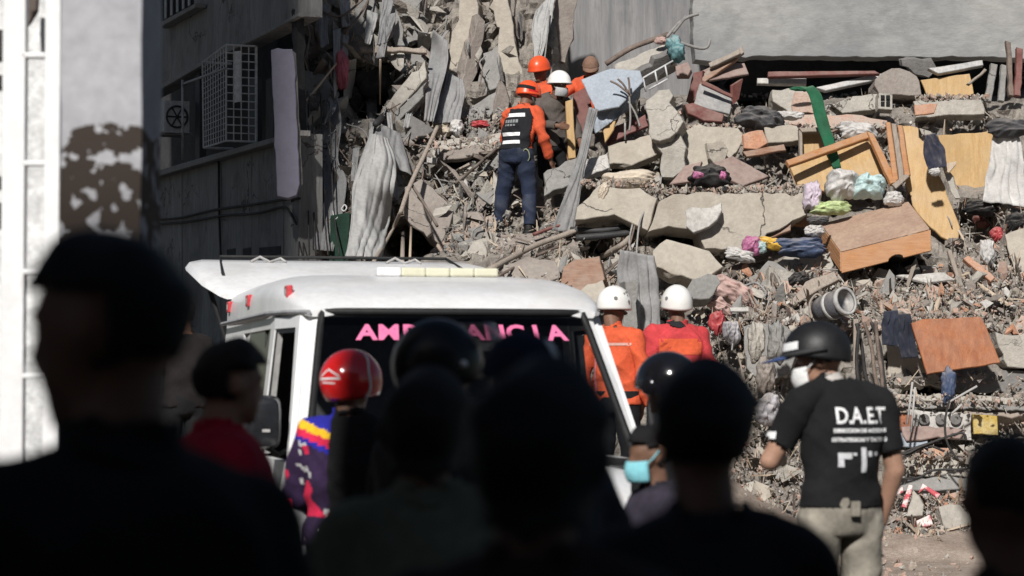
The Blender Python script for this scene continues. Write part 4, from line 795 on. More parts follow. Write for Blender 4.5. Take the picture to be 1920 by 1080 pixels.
S('white_board', 'small white board above the patterned cloth', BD, [(1368, 576), (1404, 576), (1404, 584), (1370, 584)], plaster, 0, 14, .04, dy=-.45, jag=.005)
S('wall_block', 'grey wall block left of the uniformed man', 'wall', [(1394, 612), (1440, 606), (1484, 620), (1480, 700), (1440, 720), (1400, 690)], conc_grey, -10, 6, .3, Y=22.8, jag=.03)
for k, (x, y, w, h, lab) in enumerate(((1420, 640, 30, 70, 'left pale sandbag like lump left of the uniformed man'), (1456, 640, 34, 76, 'middle pale sandbag like lump left of the uniformed man'), (1436, 700, 36, 60, 'lower pale lump left of the uniformed man'), (1440, 770, 44, 60, 'patterned plastic bag left of the uniformed man'))):
    heap('pale_lump', lab, 'lump', x, y, w, h, (conc_pale, conc_grey, conc_brown, cl_pat)[k], Y=22.3, rough=.5)
CBN = [[(1606, 606), (1616, 650), (1622, 700), (1630, 724)], [(1620, 604), (1634, 650), (1640, 700), (1648, 740)], [(1634, 604), (1650, 650), (1656, 700), (1662, 740)], [(1642, 602), (1646, 650), (1653, 700), (1655, 735)], [(1610, 620), (1606, 680), (1612, 730)]]
for k, pts in enumerate(CBN): rod('hanging_cable', ('leftmost', 'second', 'rightmost', 'third', 'lowest')[k] + ' cable of the bundle hanging behind the uniformed man', 'cable', pts, .018, (cable_m, metal_rust, cable_m, metal_rust, cable_m)[k], Y=22.4 - .03 * k)
S('dark_plank', 'slim dark upright plank behind the uniformed man', 'plank', [(1600, 598), (1610, 598), (1608, 690), (1600, 690)], wood_dusty, 0, 0, .04, Y=22.6, jag=.004)
# far right clutter
for a in (('dark_bush_cloth', 'dark crumpled cloth at the right under the white curtain', 'cloth', 1846, 388, 70, 30, cl_black), ('red_cloth', 'small red cloth at the far right', 'cloth', 1870, 438, 24, 26, cl_red), ('maroon_cloth', 'maroon cloth under the dark crumpled cloth', 'cloth', 1842, 412, 34, 26, maroon), ('dark_cloth', 'dark cloth at the right edge below the curtain', 'cloth', 1908, 416, 40, 34, cl_black), ('clear_bag', 'pale plastic bag at the right', 'bag', 1852, 474, 30, 54, cl_white)):
    heap(*a, dep=.5, rough=.6, dy=-.3)
S('wooden_plank', 'dusty reddish plank sloping at the far right', 'plank', [(1806, 484), (1816, 478), (1866, 520), (1858, 528)], brick_or, 0, 30, .06, dy=-.4, jag=.01)
S('concrete_slab', 'beige slab at the far right edge', SL, [(1884, 440), (1960, 420), (1960, 540), (1904, 520)], conc_beige, -14, 14, .2, dy=-.3, jag=.02)
S('white_plate', 'white plate edge under the big drawer', 'plate', [(1680, 516), (1770, 510), (1790, 524), (1740, 530)], plaster, 0, 44, .03, dy=-.35, jag=.01)
S('wooden_plank', 'thin dusty plank right of the big drawer', 'plank', [(1776, 470), (1784, 468), (1802, 526), (1796, 530)], wood_dusty, 0, 10, .04, dy=-.5, jag=.006)
# ------------------------------------------------------------------ loose rubble: pieces one can pick out, then the small stuff
def hull(n, sx, sy, sz, rnd):
    bm = bmesh.new()
    for _ in range(n): bm.verts.new((rnd.uniform(-1, 1) * sx, rnd.uniform(-1, 1) * sy, rnd.uniform(-1, 1) * sz))
    r = bmesh.ops.convex_hull(bm, input=bm.verts); bmesh.ops.delete(bm, geom=[g for g in r['geom_interior'] if isinstance(g, bmesh.types.BMVert)], context='VERTS')
    bmesh.ops.recalc_face_normals(bm, faces=bm.faces)
    V = [v.co.copy() for v in bm.verts]; bm.verts.index_update(); F = [[v.index for v in f.verts] for f in bm.faces]; bm.free(); return V, F
rnd = random.Random(5)
def lib(name, mats, n, sx, sy, sz, k):
    out = []
    for i in range(k):
        V, F = hull(n, sx, sy, sz, rnd)
        for m in mats:
            me = bpy.data.meshes.new(name); me.from_pydata([tuple(v) for v in V], [], F); me.materials.append(m); out.append(me)
    return out
chunk_g = lib('concrete_chunk', [conc_grey, conc_pale], 12, 1, .8, .7, 6)
chunk_w = lib('concrete_chunk', [conc_pale, conc_beige, conc_brown], 12, 1, .8, .6, 6)
shard_b = lib('brick_shard', [brick_or, brick_pk, brick_pk, conc_brown], 9, 1, .75, .28, 6)
plate_c = lib('plaster_shard', [conc_pale, plaster, conc_beige], 9, 1, .7, .14, 5)
splint = lib('wood_splinter', [wood_dusty, wood_dark, wood_pale], 8, 1, .1, .06, 5)
LM = [((690, 380), 'the large draped tarpaulin'), ((641, 130), 'the pink garment'), ((760, 150), 'the black pipe'), ((600, 300), 'the dim hanging curtain'), ((860, 80), 'the tall pale slab'), ((975, 290), 'the standing rescuer'), ((905, 235), 'the red rag'), ((800, 390), 'the wide tan slab'), ((890, 470), 'the light block by the boots'),
      ((1090, 520), 'the crushed brown box'), ((1060, 330), 'the hanging fabric strip'), ((1150, 400), 'the left floor beam'), ((1360, 410), 'the right floor beam'), ((1245, 220), 'the concrete post block'), ((1340, 170), 'the crushed wardrobe'), ((1331, 330), 'the black pink bag'), ((1430, 222), 'the charcoal jacket'), ((1540, 240), 'the green strap'), ((1680, 155), 'the round earth lump'),
      ((1780, 200), 'the grey wall strip'), ((1575, 310), 'the orange cabinet back'), ((1578, 350), 'the clothes heap'), ((1730, 330), 'the tall yellow board'), ((1885, 320), 'the white curtain'), ((1640, 450), 'the upturned drawer'), ((1500, 462), 'the navy jeans'), ((1376, 548), 'the pink quilt'), ((1562, 573), 'the striped drum'), ((1690, 625), 'the hanging jeans'), ((1790, 650), 'the scratched wood board'),
      ((1900, 480), 'the beige edge slab'), ((1270, 553), 'the right white helmet'), ((1138, 563), 'the left white helmet'), ((1346, 604), 'the red shirt'), ((1440, 660), 'the pale lumps'), ((1760, 790), 'the white printed board'), ((1720, 930), 'the red striped strips'), ((1740, 870), 'the dusty slab layers'), ((1630, 670), 'the cable bundle')]
def where(px, py):
    (x, y), nm = min(LM, key=lambda t: (t[0][0] - px) ** 2 + (t[0][1] - py) ** 2); dx, dy = px - x, py - y
    if abs(dx) > 1.6 * abs(dy): return ('right of ' if dx > 0 else 'left of ') + nm
    if abs(dy) > 1.6 * abs(dx): return ('below ' if dy > 0 else 'above ') + nm
    return ('lower ' if dy > 0 else 'upper ') + ('right of ' if dx > 0 else 'left of ') + nm
TONE = {'concrete_grey': 'grey', 'concrete_pale': 'pale', 'concrete_beige': 'beige', 'concrete_brown': 'brownish', 'brick_orange': 'orange', 'brick_pink': 'pinkish', 'plaster_white': 'white', 'wood_dusty': 'dusty', 'wood_dark': 'dark', 'wood_pale': 'light'}
def scat(name, label, cat, group, meshes, n, regs, s0, s1, dy=-.05):
    tot = sum((r[2] - r[0]) * (r[3] - r[1]) * (r[4] if len(r) > 4 else 1) for r in regs)
    for r in regs:
        k = int(round(n * (r[2] - r[0]) * (r[3] - r[1]) * (r[4] if len(r) > 4 else 1) / tot))
        for _ in range(k):
            px, py = rnd.uniform(r[0], r[2]), rnd.uniform(r[1], r[3]); h = hit(px, py)
            o = bpy.data.objects.new(name, rnd.choice(meshes)); COL.objects.link(o)
            o.location = P(px, py, h.y + dy - rnd.uniform(0, .16)); o.rotation_euler = (rnd.uniform(0, 6.3), rnd.uniform(0, 6.3), rnd.uniform(0, 6.3))
            s = s0 * (s1 / s0) ** (rnd.random() ** 1.5); o.scale = (s, s, s); sz = ('small', 'medium', 'large')[min(2, int(3 * math.log(s / s0) / math.log(s1 / s0)))]
            tag(o, '%s %s %s %s' % (sz, TONE[o.data.materials[0].name], label, where(px, py)), cat, group)
LEFTR = [(572, 100, 840, 480, .5), (840, 200, 960, 480, 1.3)]
MIDR = [(920, 380, 1240, 620, 1.), (1060, 190, 1500, 360, .7), (1380, 150, 1860, 250, 1.0)]
BRK = [(1380, 500, 1920, 620, 2.6), (1440, 250, 1760, 380, .6), (1780, 380, 1920, 520, 1.2), (1220, 350, 1520, 372, 1.5), (1660, 920, 1830, 1020, 2)]
OUTR = [(1920, 160, 2250, 920, 1)]
LOW = [(1370, 740, 1530, 960, 1.6), (1330, 580, 1520, 760, 1), (1660, 700, 1920, 900, .7), (1040, 470, 1400, 640, .8), (1660, 930, 1830, 1030, 2)]
scat('concrete_chunk', 'concrete fragment', 'chunk', 'grey chunks on the left slope', chunk_g, 75, LEFTR, .05, .14)
scat('concrete_chunk', 'concrete chunk', 'chunk', 'beige chunks on the middle slope', chunk_w, 85, MIDR, .045, .12)
scat('concrete_chunk', 'concrete lump', 'chunk', 'pale chunks low on the slope', chunk_w, 138, LOW + BRK[:1], .045, .13)
scat('brick_shard', 'brick shard', 'brick shard', 'brick shards on the right slope', shard_b, 270, BRK, .045, .13, -.1)
scat('plaster_shard', 'plaster shard', 'plaster shard', 'plaster shards in the rubble', plate_c, 200, BRK + MIDR + LOW + LEFTR[1:], .05, .13, -.1)
scat('wood_splinter', 'wood splinter', 'splinter', 'wood splinters in the rubble', splint, 280, LEFTR + MIDR + BRK + LOW, .1, .32, -.15)
slabs = lib('slab_shard', [conc_grey, conc_brown, conc_pale], 10, 1, .38, .12, 6)
scat('slab_shard', 'slab shard', 'shard', 'long slab shards on the torn left wall', slabs, 120, [(580, 0, 840, 250, 1.3), (840, 0, 1000, 130, .8), (740, 250, 960, 420, 1.2), (590, 300, 660, 480, .8)], .12, .34, -.2)
scat('slab_shard', 'slab shard', 'shard', 'long slab shards on the right slope', slabs, 70, [(1030, 370, 1240, 620, 1), (1380, 500, 1900, 600, 1), (1420, 160, 1860, 240, .8)], .1, .24, -.15)
for k in range(84):
    px, py = (rnd.uniform(580, 960), rnd.uniform(0, 470)) if k < 44 else (rnd.uniform(1000, 1900), rnd.uniform(380, 620))
    a = rnd.uniform(0, 6.3); L = rnd.uniform(25, 70); w = rnd.uniform(-14, 14)
    pts = [(px, py), (px + L * .5 * math.cos(a) + w, py + L * .5 * math.sin(a)), (px + L * math.cos(a), py + L * math.sin(a) + abs(w))]
    rod('bent_wire', 'thin bent %s wire %s' % ('rusty' if k % 2 else 'grey', where(px, py)), 'wire', pts, rnd.uniform(.005, .010), metal_rust if k % 2 else cable_gr, dy=-.4, group='thin bent wires in the rubble', seg=5)
for k in range(20):
    px, py = rnd.uniform(585, 830), rnd.uniform(-10, 330); L = rnd.uniform(50, 130); w = rnd.uniform(9, 24); sl = rnd.uniform(-14, 14)
    cloth('hanging_scrap', 'narrow %s sheet scrap hanging %s' % ('pale' if k % 2 else 'dim grey', where(px, py)), 'sheet scrap', [(px, py), (px + sl * .4, py + L * .5), (px + sl, py + L)], [(px + w, py + rnd.uniform(-8, 8)), (px + w * .8 + sl * .5, py + L * .5), (px + sl + w * rnd.uniform(.2, 1), py + L * rnd.uniform(.8, 1.1))], tarp_m if k % 2 else tarp_dim, dy=-.45, folds=1.5, amp=.025, nu=14, nv=22, group='sheet scraps hanging on the torn wall', seed=k)
def stuff(name, label, cat, meshes_def, n, regs, s0, s1, dy=-.05, shp=(1, .8, .6)):
    V, F, fm = [], [], []
    lb = [hull(8, *shp, rnd) for _ in range(10)]
    tot = sum((r[2] - r[0]) * (r[3] - r[1]) * (r[4] if len(r) > 4 else 1) for r in regs)
    for r in regs:
        k = int(round(n * (r[2] - r[0]) * (r[3] - r[1]) * (r[4] if len(r) > 4 else 1) / tot))
        for _ in range(k):
            px, py = rnd.uniform(r[0], r[2]), rnd.uniform(r[1], r[3]); h = hit(px, py)
            q = P(px, py, h.y + dy - rnd.uniform(0, .2)); s = s0 * (s1 / s0) ** (rnd.random() ** 2)
            R = Euler((rnd.uniform(0, 6.3), rnd.uniform(0, 6.3), rnd.uniform(0, 6.3))).to_matrix() * s
            v, f = rnd.choice(lb); b = len(V); V += [R @ x + q for x in v]; F += [[i + b for i in g] for g in f]; fm += [rnd.randrange(len(meshes_def))] * len(f)
    tag(mk(name, V, F, None, mats=meshes_def, fm=fm, recalc=False), label, cat, kind='stuff')
stuff('small_rubble', 'small warm coloured crumbs of brick and concrete over the right rubble', 'rubble', [conc_pale, conc_beige, rubble_warm, brick_pk, conc_brown, plaster], 7500, MIDR + BRK + LOW, .012, .045)
stuff('small_rubble', 'small grey crumbs of concrete over the left rubble', 'rubble', [conc_grey, conc_pale, conc_dark], 2200, LEFTR, .012, .045)
V, F, fm = [], [], []; lbx = [hull(8, 1, .8, .6, rnd) for _ in range(8)]
for (x0, y0, x1, y1, Ya, Yb, n) in ((1216, 350, 1515, 362, 24.44, 24.75, 420), (1090, 336, 1235, 350, 24.5, 24.8, 160), (1395, 232, 1665, 244, 25.35, 25.6, 200), (1712, 178, 1850, 190, 25.98, 26.2, 160), (1660, 738, 1920, 762, 22.2, 22.6, 200), (1662, 846, 1900, 862, 22.15, 22.5, 160), (1280, 232, 1390, 244, 25.3, 25.5, 80), (770, 254, 960, 280, 25.0, 25.4, 120), (1710, 584, 1850, 600, 22.7, 22.9, 120)):
    for _ in range(n):
        t = rnd.random(); px = x0 + (x1 - x0) * t; q = P(px, rnd.uniform(y0, y1), rnd.uniform(Ya, Yb)); s = .012 * (4.2 ** (rnd.random() ** 1.6))
        R = Euler((rnd.uniform(0, 6.3), rnd.uniform(0, 6.3), 0)).to_matrix() * s; v, f = rnd.choice(lbx); b = len(V)
        V += [R @ w + q for w in v]; F += [[i + b for i in g] for g in f]; fm += [rnd.randrange(4)] * len(f)
tag(mk('ledge_rubble', V, F, None, mats=[conc_pale, brick_pk, rubble_warm, conc_brown], fm=fm, recalc=False), 'crumbs of brick and plaster lying along the tops of the slabs', 'rubble', kind='stuff')
stuff('splinter_litter', 'fine litter of splinters and lath strewn through the rubble', 'rubble', [wood_dusty, wood_pale, conc_pale, wood_brown, conc_brown], 1900, MIDR + BRK + LOW + LEFTR, .05, .17, -.14, (1, .09, .05))
stuff('small_rubble', 'small crumbs of rubble on the slope at the far right edge', 'rubble', [conc_pale, conc_beige, rubble_warm, brick_pk, conc_brown], 1500, OUTR, .015, .09)
stuff('splinter_litter', 'fine splinters on the slope at the far right edge', 'rubble', [wood_dusty, wood_pale, conc_pale], 260, OUTR, .06, .22, -.14, (1, .09, .05))
for k in range(9):
    x, y = rnd.uniform(1950, 2200), 150 + 80 * k + rnd.uniform(-20, 20); w, h = rnd.uniform(50, 110), rnd.uniform(22, 50)
    S('concrete_slab', ('topmost', 'second', 'third', 'fourth', 'fifth', 'sixth', 'seventh', 'eighth', 'lowest')[k] + ' slab down the slope beyond the white curtain', 'slab', [(x, y), (x + w * .5, y - h * .3), (x + w, y), (x + w * .9, y + h), (x + w * .3, y + h * 1.1), (x - 6, y + h * .6)], (conc_beige, conc_grey, brick_pk)[k % 3], rnd.uniform(-20, 20), rnd.uniform(5, 40), .2, dy=-.2)
stuff('broken_concrete', 'broken concrete lumps packed between the larger slabs', 'rubble', [conc_pale, conc_beige, conc_brown, conc_grey], 230, LEFTR + MIDR + LOW, .04, .1, -.06)
# crumbs on the earth at the foot of the slope
V, F, fm = [], [], []; lbx = [hull(8, 1, .8, .6, rnd) for _ in range(8)]
for _ in range(1500):
    x, y = rnd.uniform(-3, 6), rnd.uniform(17, 22); s = .012 * (5 ** (rnd.random() ** 2)); z = max(apron_h(x, y), 0)
    R = Euler((rnd.uniform(0, 6.3), rnd.uniform(0, 6.3), 0)).to_matrix() * s; v, f = rnd.choice(lbx); b = len(V)
    V += [R @ q + Vector((x, y, z + s * .3)) for q in v]; F += [[i + b for i in g] for g in f]; fm += [rnd.randrange(3)] * len(f)
tag(mk('ground_crumbs', V, F, None, mats=[conc_pale, brick_pk, rubble_warm], fm=fm, recalc=False), 'small crumbs scattered on the earth before the slope', 'rubble', kind='stuff')
# ------------------------------------------------------------------ ambulance van, nose towards the camera
VAN = empty('ambulance_van', (-.21, 12.7, 0), math.radians(11.8)); tag(VAN, 'white ambulance van facing the crowd with pink lettering', 'van')
vwhite = M('van_white', (.70, .70, .705), (.78, .78, .78), sc=2.5, rough=.42, bump=.015, bsc=6, spec=.5, coat=.15, fine=.06, stain=(.6, .58, .55))
rubber = M('rubber_black', (.012, .012, .013), (.02, .02, .02), rough=.6, bump=.05)
inner_m = M('van_interior', (.045, .045, .047), (.06, .06, .06), rough=.8, bump=.1)
def glass_mat(name, tint, a):
    m = bpy.data.materials.new(name); m.use_nodes = True; n = m.node_tree.nodes; l = m.node_tree.links
    for x in list(n):
        if x.type != 'OUTPUT_MATERIAL': n.remove(x)
    t = n.new('ShaderNodeBsdfTransparent'); t.inputs[0].default_value = (*tint, 1); g = n.new('ShaderNodeBsdfGlossy'); g.inputs['Roughness'].default_value = .05
    f = n.new('ShaderNodeFresnel'); f.inputs[0].default_value = 1.45; mu = n.new('ShaderNodeMath'); mu.operation = 'MULTIPLY'; mu.inputs[1].default_value = a; l.new(f.outputs[0], mu.inputs[0])
    x = n.new('ShaderNodeMixShader'); l.new(mu.outputs[0], x.inputs[0]); l.new(t.outputs[0], x.inputs[1]); l.new(g.outputs[0], x.inputs[2]); l.new(x.outputs[0], n['Material Output'].inputs[0]); return m
glass = glass_mat('windscreen_glass', (.82, .84, .84), .9); glass_t = glass_mat('tinted_glass', (.25, .26, .27), 1.0)
def loft(name, secs, mat, parent, smooth=True, cap=True, closed=True):
    V = [q for s in secs for q in s]; n = len(secs[0]); F = []
    for i in range(len(secs) - 1):
        for k in range(n if closed else n - 1): j = (k + 1) % n; F.append((i * n + k, i * n + j, i * n + n + j, i * n + n + k))
    if cap: F.append(list(range(n))[::-1]); F.append([(len(secs) - 1) * n + k for k in range(n)])
    o = mk(name, V, F, mat, parent, smooth=smooth)
    if smooth:
        m = o.modifiers.new('es', 'EDGE_SPLIT'); m.split_angle = math.radians(40)
    return o
# raised roof: cross-sections along y
def roofsec(y, z0, zt, hw):
    pts = []
    for k in range(25):
        a = math.pi * k / 24; cx, sz = math.cos(a), math.sin(a)
        x = hw * (abs(cx) ** .33) * (1 if cx > 0 else -1); z = z0 + (zt - z0) * (sz ** .5)
        pts.append(Vector((x, y, z)))
    return pts + [Vector((-hw + .02, y, z0 - .02)), Vector((hw - .02, y, z0 - .02))]
loft('roof', [roofsec(.52, 1.94, 1.965, .80), roofsec(.60, 1.945, 2.02, .83), roofsec(.78, 1.95, 2.075, .87), roofsec(1.0, 1.955, 2.125, .895), roofsec(1.35, 1.96, 2.175, .91), roofsec(1.9, 1.96, 2.205, .92), roofsec(3.0, 1.96, 2.215, .92), roofsec(4.2, 1.96, 2.21, .91), roofsec(4.36, 1.96, 2.17, .89)], vwhite, VAN)
# drip rails
for sx in (-1, 1):
    V, F = [], []; tube(V, F, [Vector((sx * .80, .5, 1.945)), Vector((sx * .875, .8, 1.952)), Vector((sx * .93, 1.4, 1.958)), Vector((sx * .935, 4.3, 1.958))], .014, 6); mk('drip_rail', V, F, M('rail_grey', (.3, .3, .31), (.35, .35, .36), rough=.5, bump=0) if sx < 0 else bpy.data.materials['rail_grey'], VAN)
BZ, BH = 1.17, .985           # belt height, half width at belt
def side_pt(sx, y, z):
    t = min(1, max(0, (z - BZ) / (1.95 - BZ))); return Vector((sx * (BH + (.90 - BH) * t - (.03 + .09 * t) * (1 - sstep(.3, 1.0, y))), y, z))
def strip(name, sx, poly, mat, th=.05, out=0.):
    """plate on the van flank: poly of (y, z)"""
    A = [side_pt(sx, y, z) + Vector((sx * out, 0, 0)) for y, z in poly]; B = [a - Vector((sx * th, 0, 0)) for a in A]; n = len(A)
    F = [list(range(n)), list(range(n, 2 * n))[::-1]] + [(i, (i + 1) % n, n + (i + 1) % n, n + i) for i in range(n)]
    return mk(name, A + B, F, mat, VAN)
for sx in (-1, 1):
    yb = 1.25 if sx < 0 else 1.5
    # body flank below the belt, pillars and panels above it
    strip('side_wall', sx, [(yb + .02, .35), (yb + .02, BZ), (4.32, BZ), (4.32, .35)], vwhite)
    strip('rear_side_wall', sx, [(3.0, BZ + .001), (3.0, 1.95), (4.32, 1.95), (4.32, BZ + .001)], vwhite)
    strip('middle_pillar', sx, [(yb, BZ + .001), (yb - .04, 1.95), (yb + .14, 1.95), (yb + .14, BZ + .001)], vwhite)
    strip('side_header', sx, [(yb + .141, 1.87), (yb + .141, 1.95), (2.999, 1.95), (2.999, 1.87)], vwhite)
    strip('side_lower_rim', sx, [(yb + .141, BZ + .001), (yb + .141, 1.24), (2.999, 1.24), (2.999, BZ + .001)], vwhite)
    strip('side_glass', sx, [(yb + .14, 1.235), (yb + .14, 1.875), (3.0, 1.875), (3.0, 1.235)], glass_t if sx < 0 else glass_t, .008, -.02)
    # door
    d = strip('door', sx, [(.0, .35), (-.02, BZ - .02), (yb, BZ - .02), (yb, .35)], vwhite, .05, .004)
    strip('door_frame', sx, [(.06, BZ), (.60, 1.93), (yb - .045, 1.93), (yb - .01, BZ), (yb - .07, BZ), (yb - .105, 1.865), (.635, 1.865), (.13, BZ)], vwhite, .05, .004)
    strip('door_seal', sx, [(.135, BZ + .001), (.64, 1.862), (yb - .108, 1.862), (yb - .072, BZ + .001), (yb - .1, BZ + .001), (yb - .134, 1.838), (.652, 1.838), (.16, BZ + .001)], rubber, .03, -.004)
    strip('vent_divider', sx, [(yb - .22, BZ), (yb - .2, 1.84), (yb - .18, 1.84), (yb - .2, BZ)], metal_grey, .03, -.006)
    h = strip('door_handle', sx, [(yb - .2, 1.04), (yb - .2, 1.08), (yb - .04, 1.08), (yb - .04, 1.04)], rubber, .03, .035)
# front pillars
for sx in (-1, 1):
    a0, a1 = Vector((sx * .93, .0, 1.14)), Vector((sx * .775, .59, 1.96)); b0, b1 = Vector((sx * .865, -.06, 1.14)), Vector((sx * .715, .56, 1.955))
    c0, c1 = a0 + Vector((sx * .008, .09, 0)), a1 + Vector((sx * .03, .06, 0))
    loft('windscreen_pillar', [[a0, b0, c0], [a0.lerp(a1, .5) + Vector((sx * .012, -.01, 0)), b0.lerp(b1, .5) + Vector((sx * .012, -.01, 0)), c0.lerp(c1, .5)], [a1, b1, c1]], vwhite, VAN, smooth=False)
# windscreen (slightly bowed) with rubber seal
def ws(u, v, o=0.):
    hw = .875 + (.725 - .875) * v; x = u * hw; y = -.065 + .61 * v - .10 * (1 - u * u) * (1 - .4 * v); z = 1.145 + .80 * v
    return Vector((x, y - o * .8, z + o * .6))
V, F = [], []; NU, NV = 20, 10
for j in range(NV + 1):
    for i in range(NU + 1): V.append(ws(-1 + 2 * i / NU, j / NV))
for j in range(NV):
    for i in range(NU): a = j * (NU + 1) + i; F.append((a, a + 1, a + NU + 2, a + NU + 1))
WS = mk('windscreen', V, F, glass, VAN, smooth=True)
loop = [ws(-1 + 2 * i / 20, 0, .006) for i in range(21)] + [ws(1, j / 8, .006) for j in range(1, 9)] + [ws(1 - 2 * i / 20, 1, .006) for i in range(1, 21)] + [ws(-1, 1 - j / 8, .006) for j in range(1, 9)]
V, F = [], []; tube(V, F, loop, .022, 6); mk('windscreen_seal', V, F, rubber, VAN, smooth=True)
V, F = [], []
for j in range(3):
    for i in range(21): V.append(ws(-.99 + 1.98 * i / 20, .91 + .045 * j, .003))
for j in range(2):
    for i in range(20): a = j * 21 + i; F.append((a, a + 1, a + 22, a + 21))
o = mk('sun_strip', V, F, glass_mat('strip_glass', (.12, .12, .13), .8), VAN, smooth=True)
# lettering along the top of the windscreen
pink_m = M('letter_pink', (.72, .16, .33), (.78, .2, .38), rough=.5, bump=0, fine=.05)
def text_mesh(t, size, ext=.0015, off=.0, sub=0):
    cu = bpy.data.curves.new('t', 'FONT'); cu.body = t; cu.size = size; cu.extrude = ext; cu.offset = off; cu.align_x = 'CENTER'; cu.resolution_u = 3
    o = bpy.data.objects.new('t', cu); COL.objects.link(o); bpy.context.view_layer.update()
    me = bpy.data.meshes.new_from_object(o.evaluated_get(bpy.context.evaluated_depsgraph_get())); bpy.data.objects.remove(o)
    if sub:
        bm = bmesh.new(); bm.from_mesh(me); bmesh.ops.triangulate(bm, faces=bm.faces)
        for _ in range(sub):
            ed = [e for e in bm.edges if e.calc_length() > .012]
            if ed: bmesh.ops.subdivide_edges(bm, edges=ed, cuts=1); bmesh.ops.triangulate(bm, faces=bm.faces)
        bm.to_mesh(me); bm.free()
    V = [v.co.copy() for v in me.vertices]; F = [list(p.vertices) for p in me.polygons]; bpy.data.meshes.remove(me); return V, F
word = 'AMBULANCIA'
for k, ch in enumerate(word):
    tv, tf = text_mesh(ch, .135, .002, .0045); u0 = -.665 + 1.40 * k / 9
    V = [ws((u0 * .735 * 1.0 + v.x * 1.12) / .735, .80 + (v.y + .005) / .95, .012 + v.z) for v in tv]
    mk('letter', V, tf, pink_m, WS)
# bonnet, wings, bumper and lamps (mostly hidden by the crowd)
def hoodsec(y, zt, hw, zb):
    pts = []
    for k in range(17):
        a = math.pi * k / 16; cx, sz = math.cos(a), math.sin(a); pts.append(Vector((hw * abs(cx) ** .3 * (1 if cx > 0 else -1), y, zb + (zt - zb) * sz ** .3)))
    return pts
loft('bonnet', [hoodsec(.05, 1.155, .97, .4), hoodsec(-.3, 1.12, .96, .4), hoodsec(-.6, 1.06, .95, .4), hoodsec(-.82, .98, .93, .4), hoodsec(-.88, .9, .92, .42)], vwhite, VAN)
gr = box('grille', (-.55, -.93, .6), (.55, -.885, .86), rubber, VAN, .01)
for k in range(5): box('slat', (-.52, -.945, .63 + .045 * k), (.52, -.931, .645 + .045 * k), metal_grey, gr)
for sx in (-1, 1): box('headlight', (sx * .74 - .14, -.92, .64), (sx * .74 + .14, -.886, .82), glass_t, VAN, .01)
box('bumper', (-.98, -1.02, .38), (.98, -.89, .55), metal_grey, VAN, .03)
def tyre(x, y):
    w = empty('wheel'); w.parent = VAN; w.location = (x, y, .36); w.rotation_euler = (0, math.pi / 2, 0)
    lathe('tyre', [(.2, -.1), (.34, -.11), (.36, -.07), (.36, .07), (.34, .11), (.2, .1)], rubber, w); lathe('rim', [(.02, -.09), (.2, -.095), (.2, .095), (.02, .09)], metal_grey, w)
for sx in (-.86, .86): tyre(sx, -.25); tyre(sx, 3.3)
box('under_body', (-.9, -.8, .3), (.9, 4.3, .45), rubber, VAN); box('floor_pan', (-.92, .1, .46), (.92, 4.3, .5), inner_m, VAN)
box('partition', (-.9, 1.75, .5), (.9, 1.79, 1.95), inner_m, VAN); box('dashboard', (-.86, .0, .8), (.86, .45, 1.16), inner_m, VAN, .03)
for x in (-.45, .45):
    box('seat', (x - .25, .95, .6), (x + .25, 1.45, .85), inner_m, VAN, .05); box('seat_back', (x - .25, 1.38, .85), (x + .25, 1.52, 1.48), inner_m, VAN, .05); box('headrest', (x - .13, 1.42, 1.52), (x + .13, 1.5, 1.7), inner_m, VAN, .03)
V, F = [], []; tube(V, F, [Vector((-.45 + .2 * math.cos(a), .62 + .08 * math.sin(a), 1.13 + .18 * math.sin(a))) for a in [2 * math.pi * i / 24 for i in range(25)]], .015, 6, False); mk('steering_wheel', V, F, rubber, VAN, smooth=True)
mr = box('rear_view_mirror', (-.02, .36, 1.73), (.2, .39, 1.8), rubber, VAN, .01)
# wing mirrors
for sx in (-1, 1):
    m = empty('wing_mirror'); m.parent = VAN; m.location = (sx * 1.09, .12, 1.36)
    V, F = [], []
    sec = lambda y, w, h, r: [Vector((w * abs(math.cos(a)) ** .4 * (1 if math.cos(a) > 0 else -1), y, h * abs(math.sin(a)) ** .4 * (1 if math.sin(a) > 0 else -1))) for a in [2 * math.pi * (i + .5) / 20 for i in range(20)]]
    o = loft('housing', [sec(-.07, .06, .10, 0), sec(-.055, .085, .125, 0), sec(0, .1, .14, 0), sec(.05, .1, .14, 0)], M('mirror_black', (.012, .013, .016), (.02, .021, .024), rough=.25, bump=0, spec=.6) if sx < 0 else bpy.data.materials['mirror_black'], m)
    box('mirror_glass', (-.085, .051, -.12), (.085, .056, .12), metal_grey, m)
    box('badge', (-.005, -.078, -.05), (.035, -.0715, -.035), dwhite, m) if sx < 0 else None
    V, F = [], []; tube(V, F, [Vector((-sx * .02, .02, -.13)), Vector((-sx * .09, .04, -.17)), Vector((-sx * .14, .06, -.15))], .014, 6); mk('arm', V, F, rubber, m)
# red marker lamps on the left roof shoulder
lampr = M('lamp_red', (.5, .05, .06), (.55, .08, .09), rough=.3, bump=0)
for (px, py, t) in ((478, 543, 2.6), (541, 549, .97), (449, 546, 4.0)):
    # place on the shoulder by its distance along the van
    z = 2.07; zt_ = lerp_tab([(.78, 2.075), (1.0, 2.125), (1.35, 2.175), (1.9, 2.205), (4.2, 2.21)], t); hw_ = lerp_tab([(.78, .87), (1.0, .895), (1.9, .92), (4.2, .91)], t)
    sz_ = ((z - 1.955) / (zt_ - 1.955)) ** 2; x = -hw_ * math.sqrt(max(0, 1 - sz_ * sz_)) ** .33 + .012
    e = box('marker_lamp', (x - .035, t - .07, z - .04), (x + .0, t + .07, z + .035), lampr, VAN, .008); e.rotation_euler = (0, 0, 0)
    box('lamp_lens', (x - .038, t - .03, z - .02), (x - .0355, t + .03, z + .015), dwhite, e)
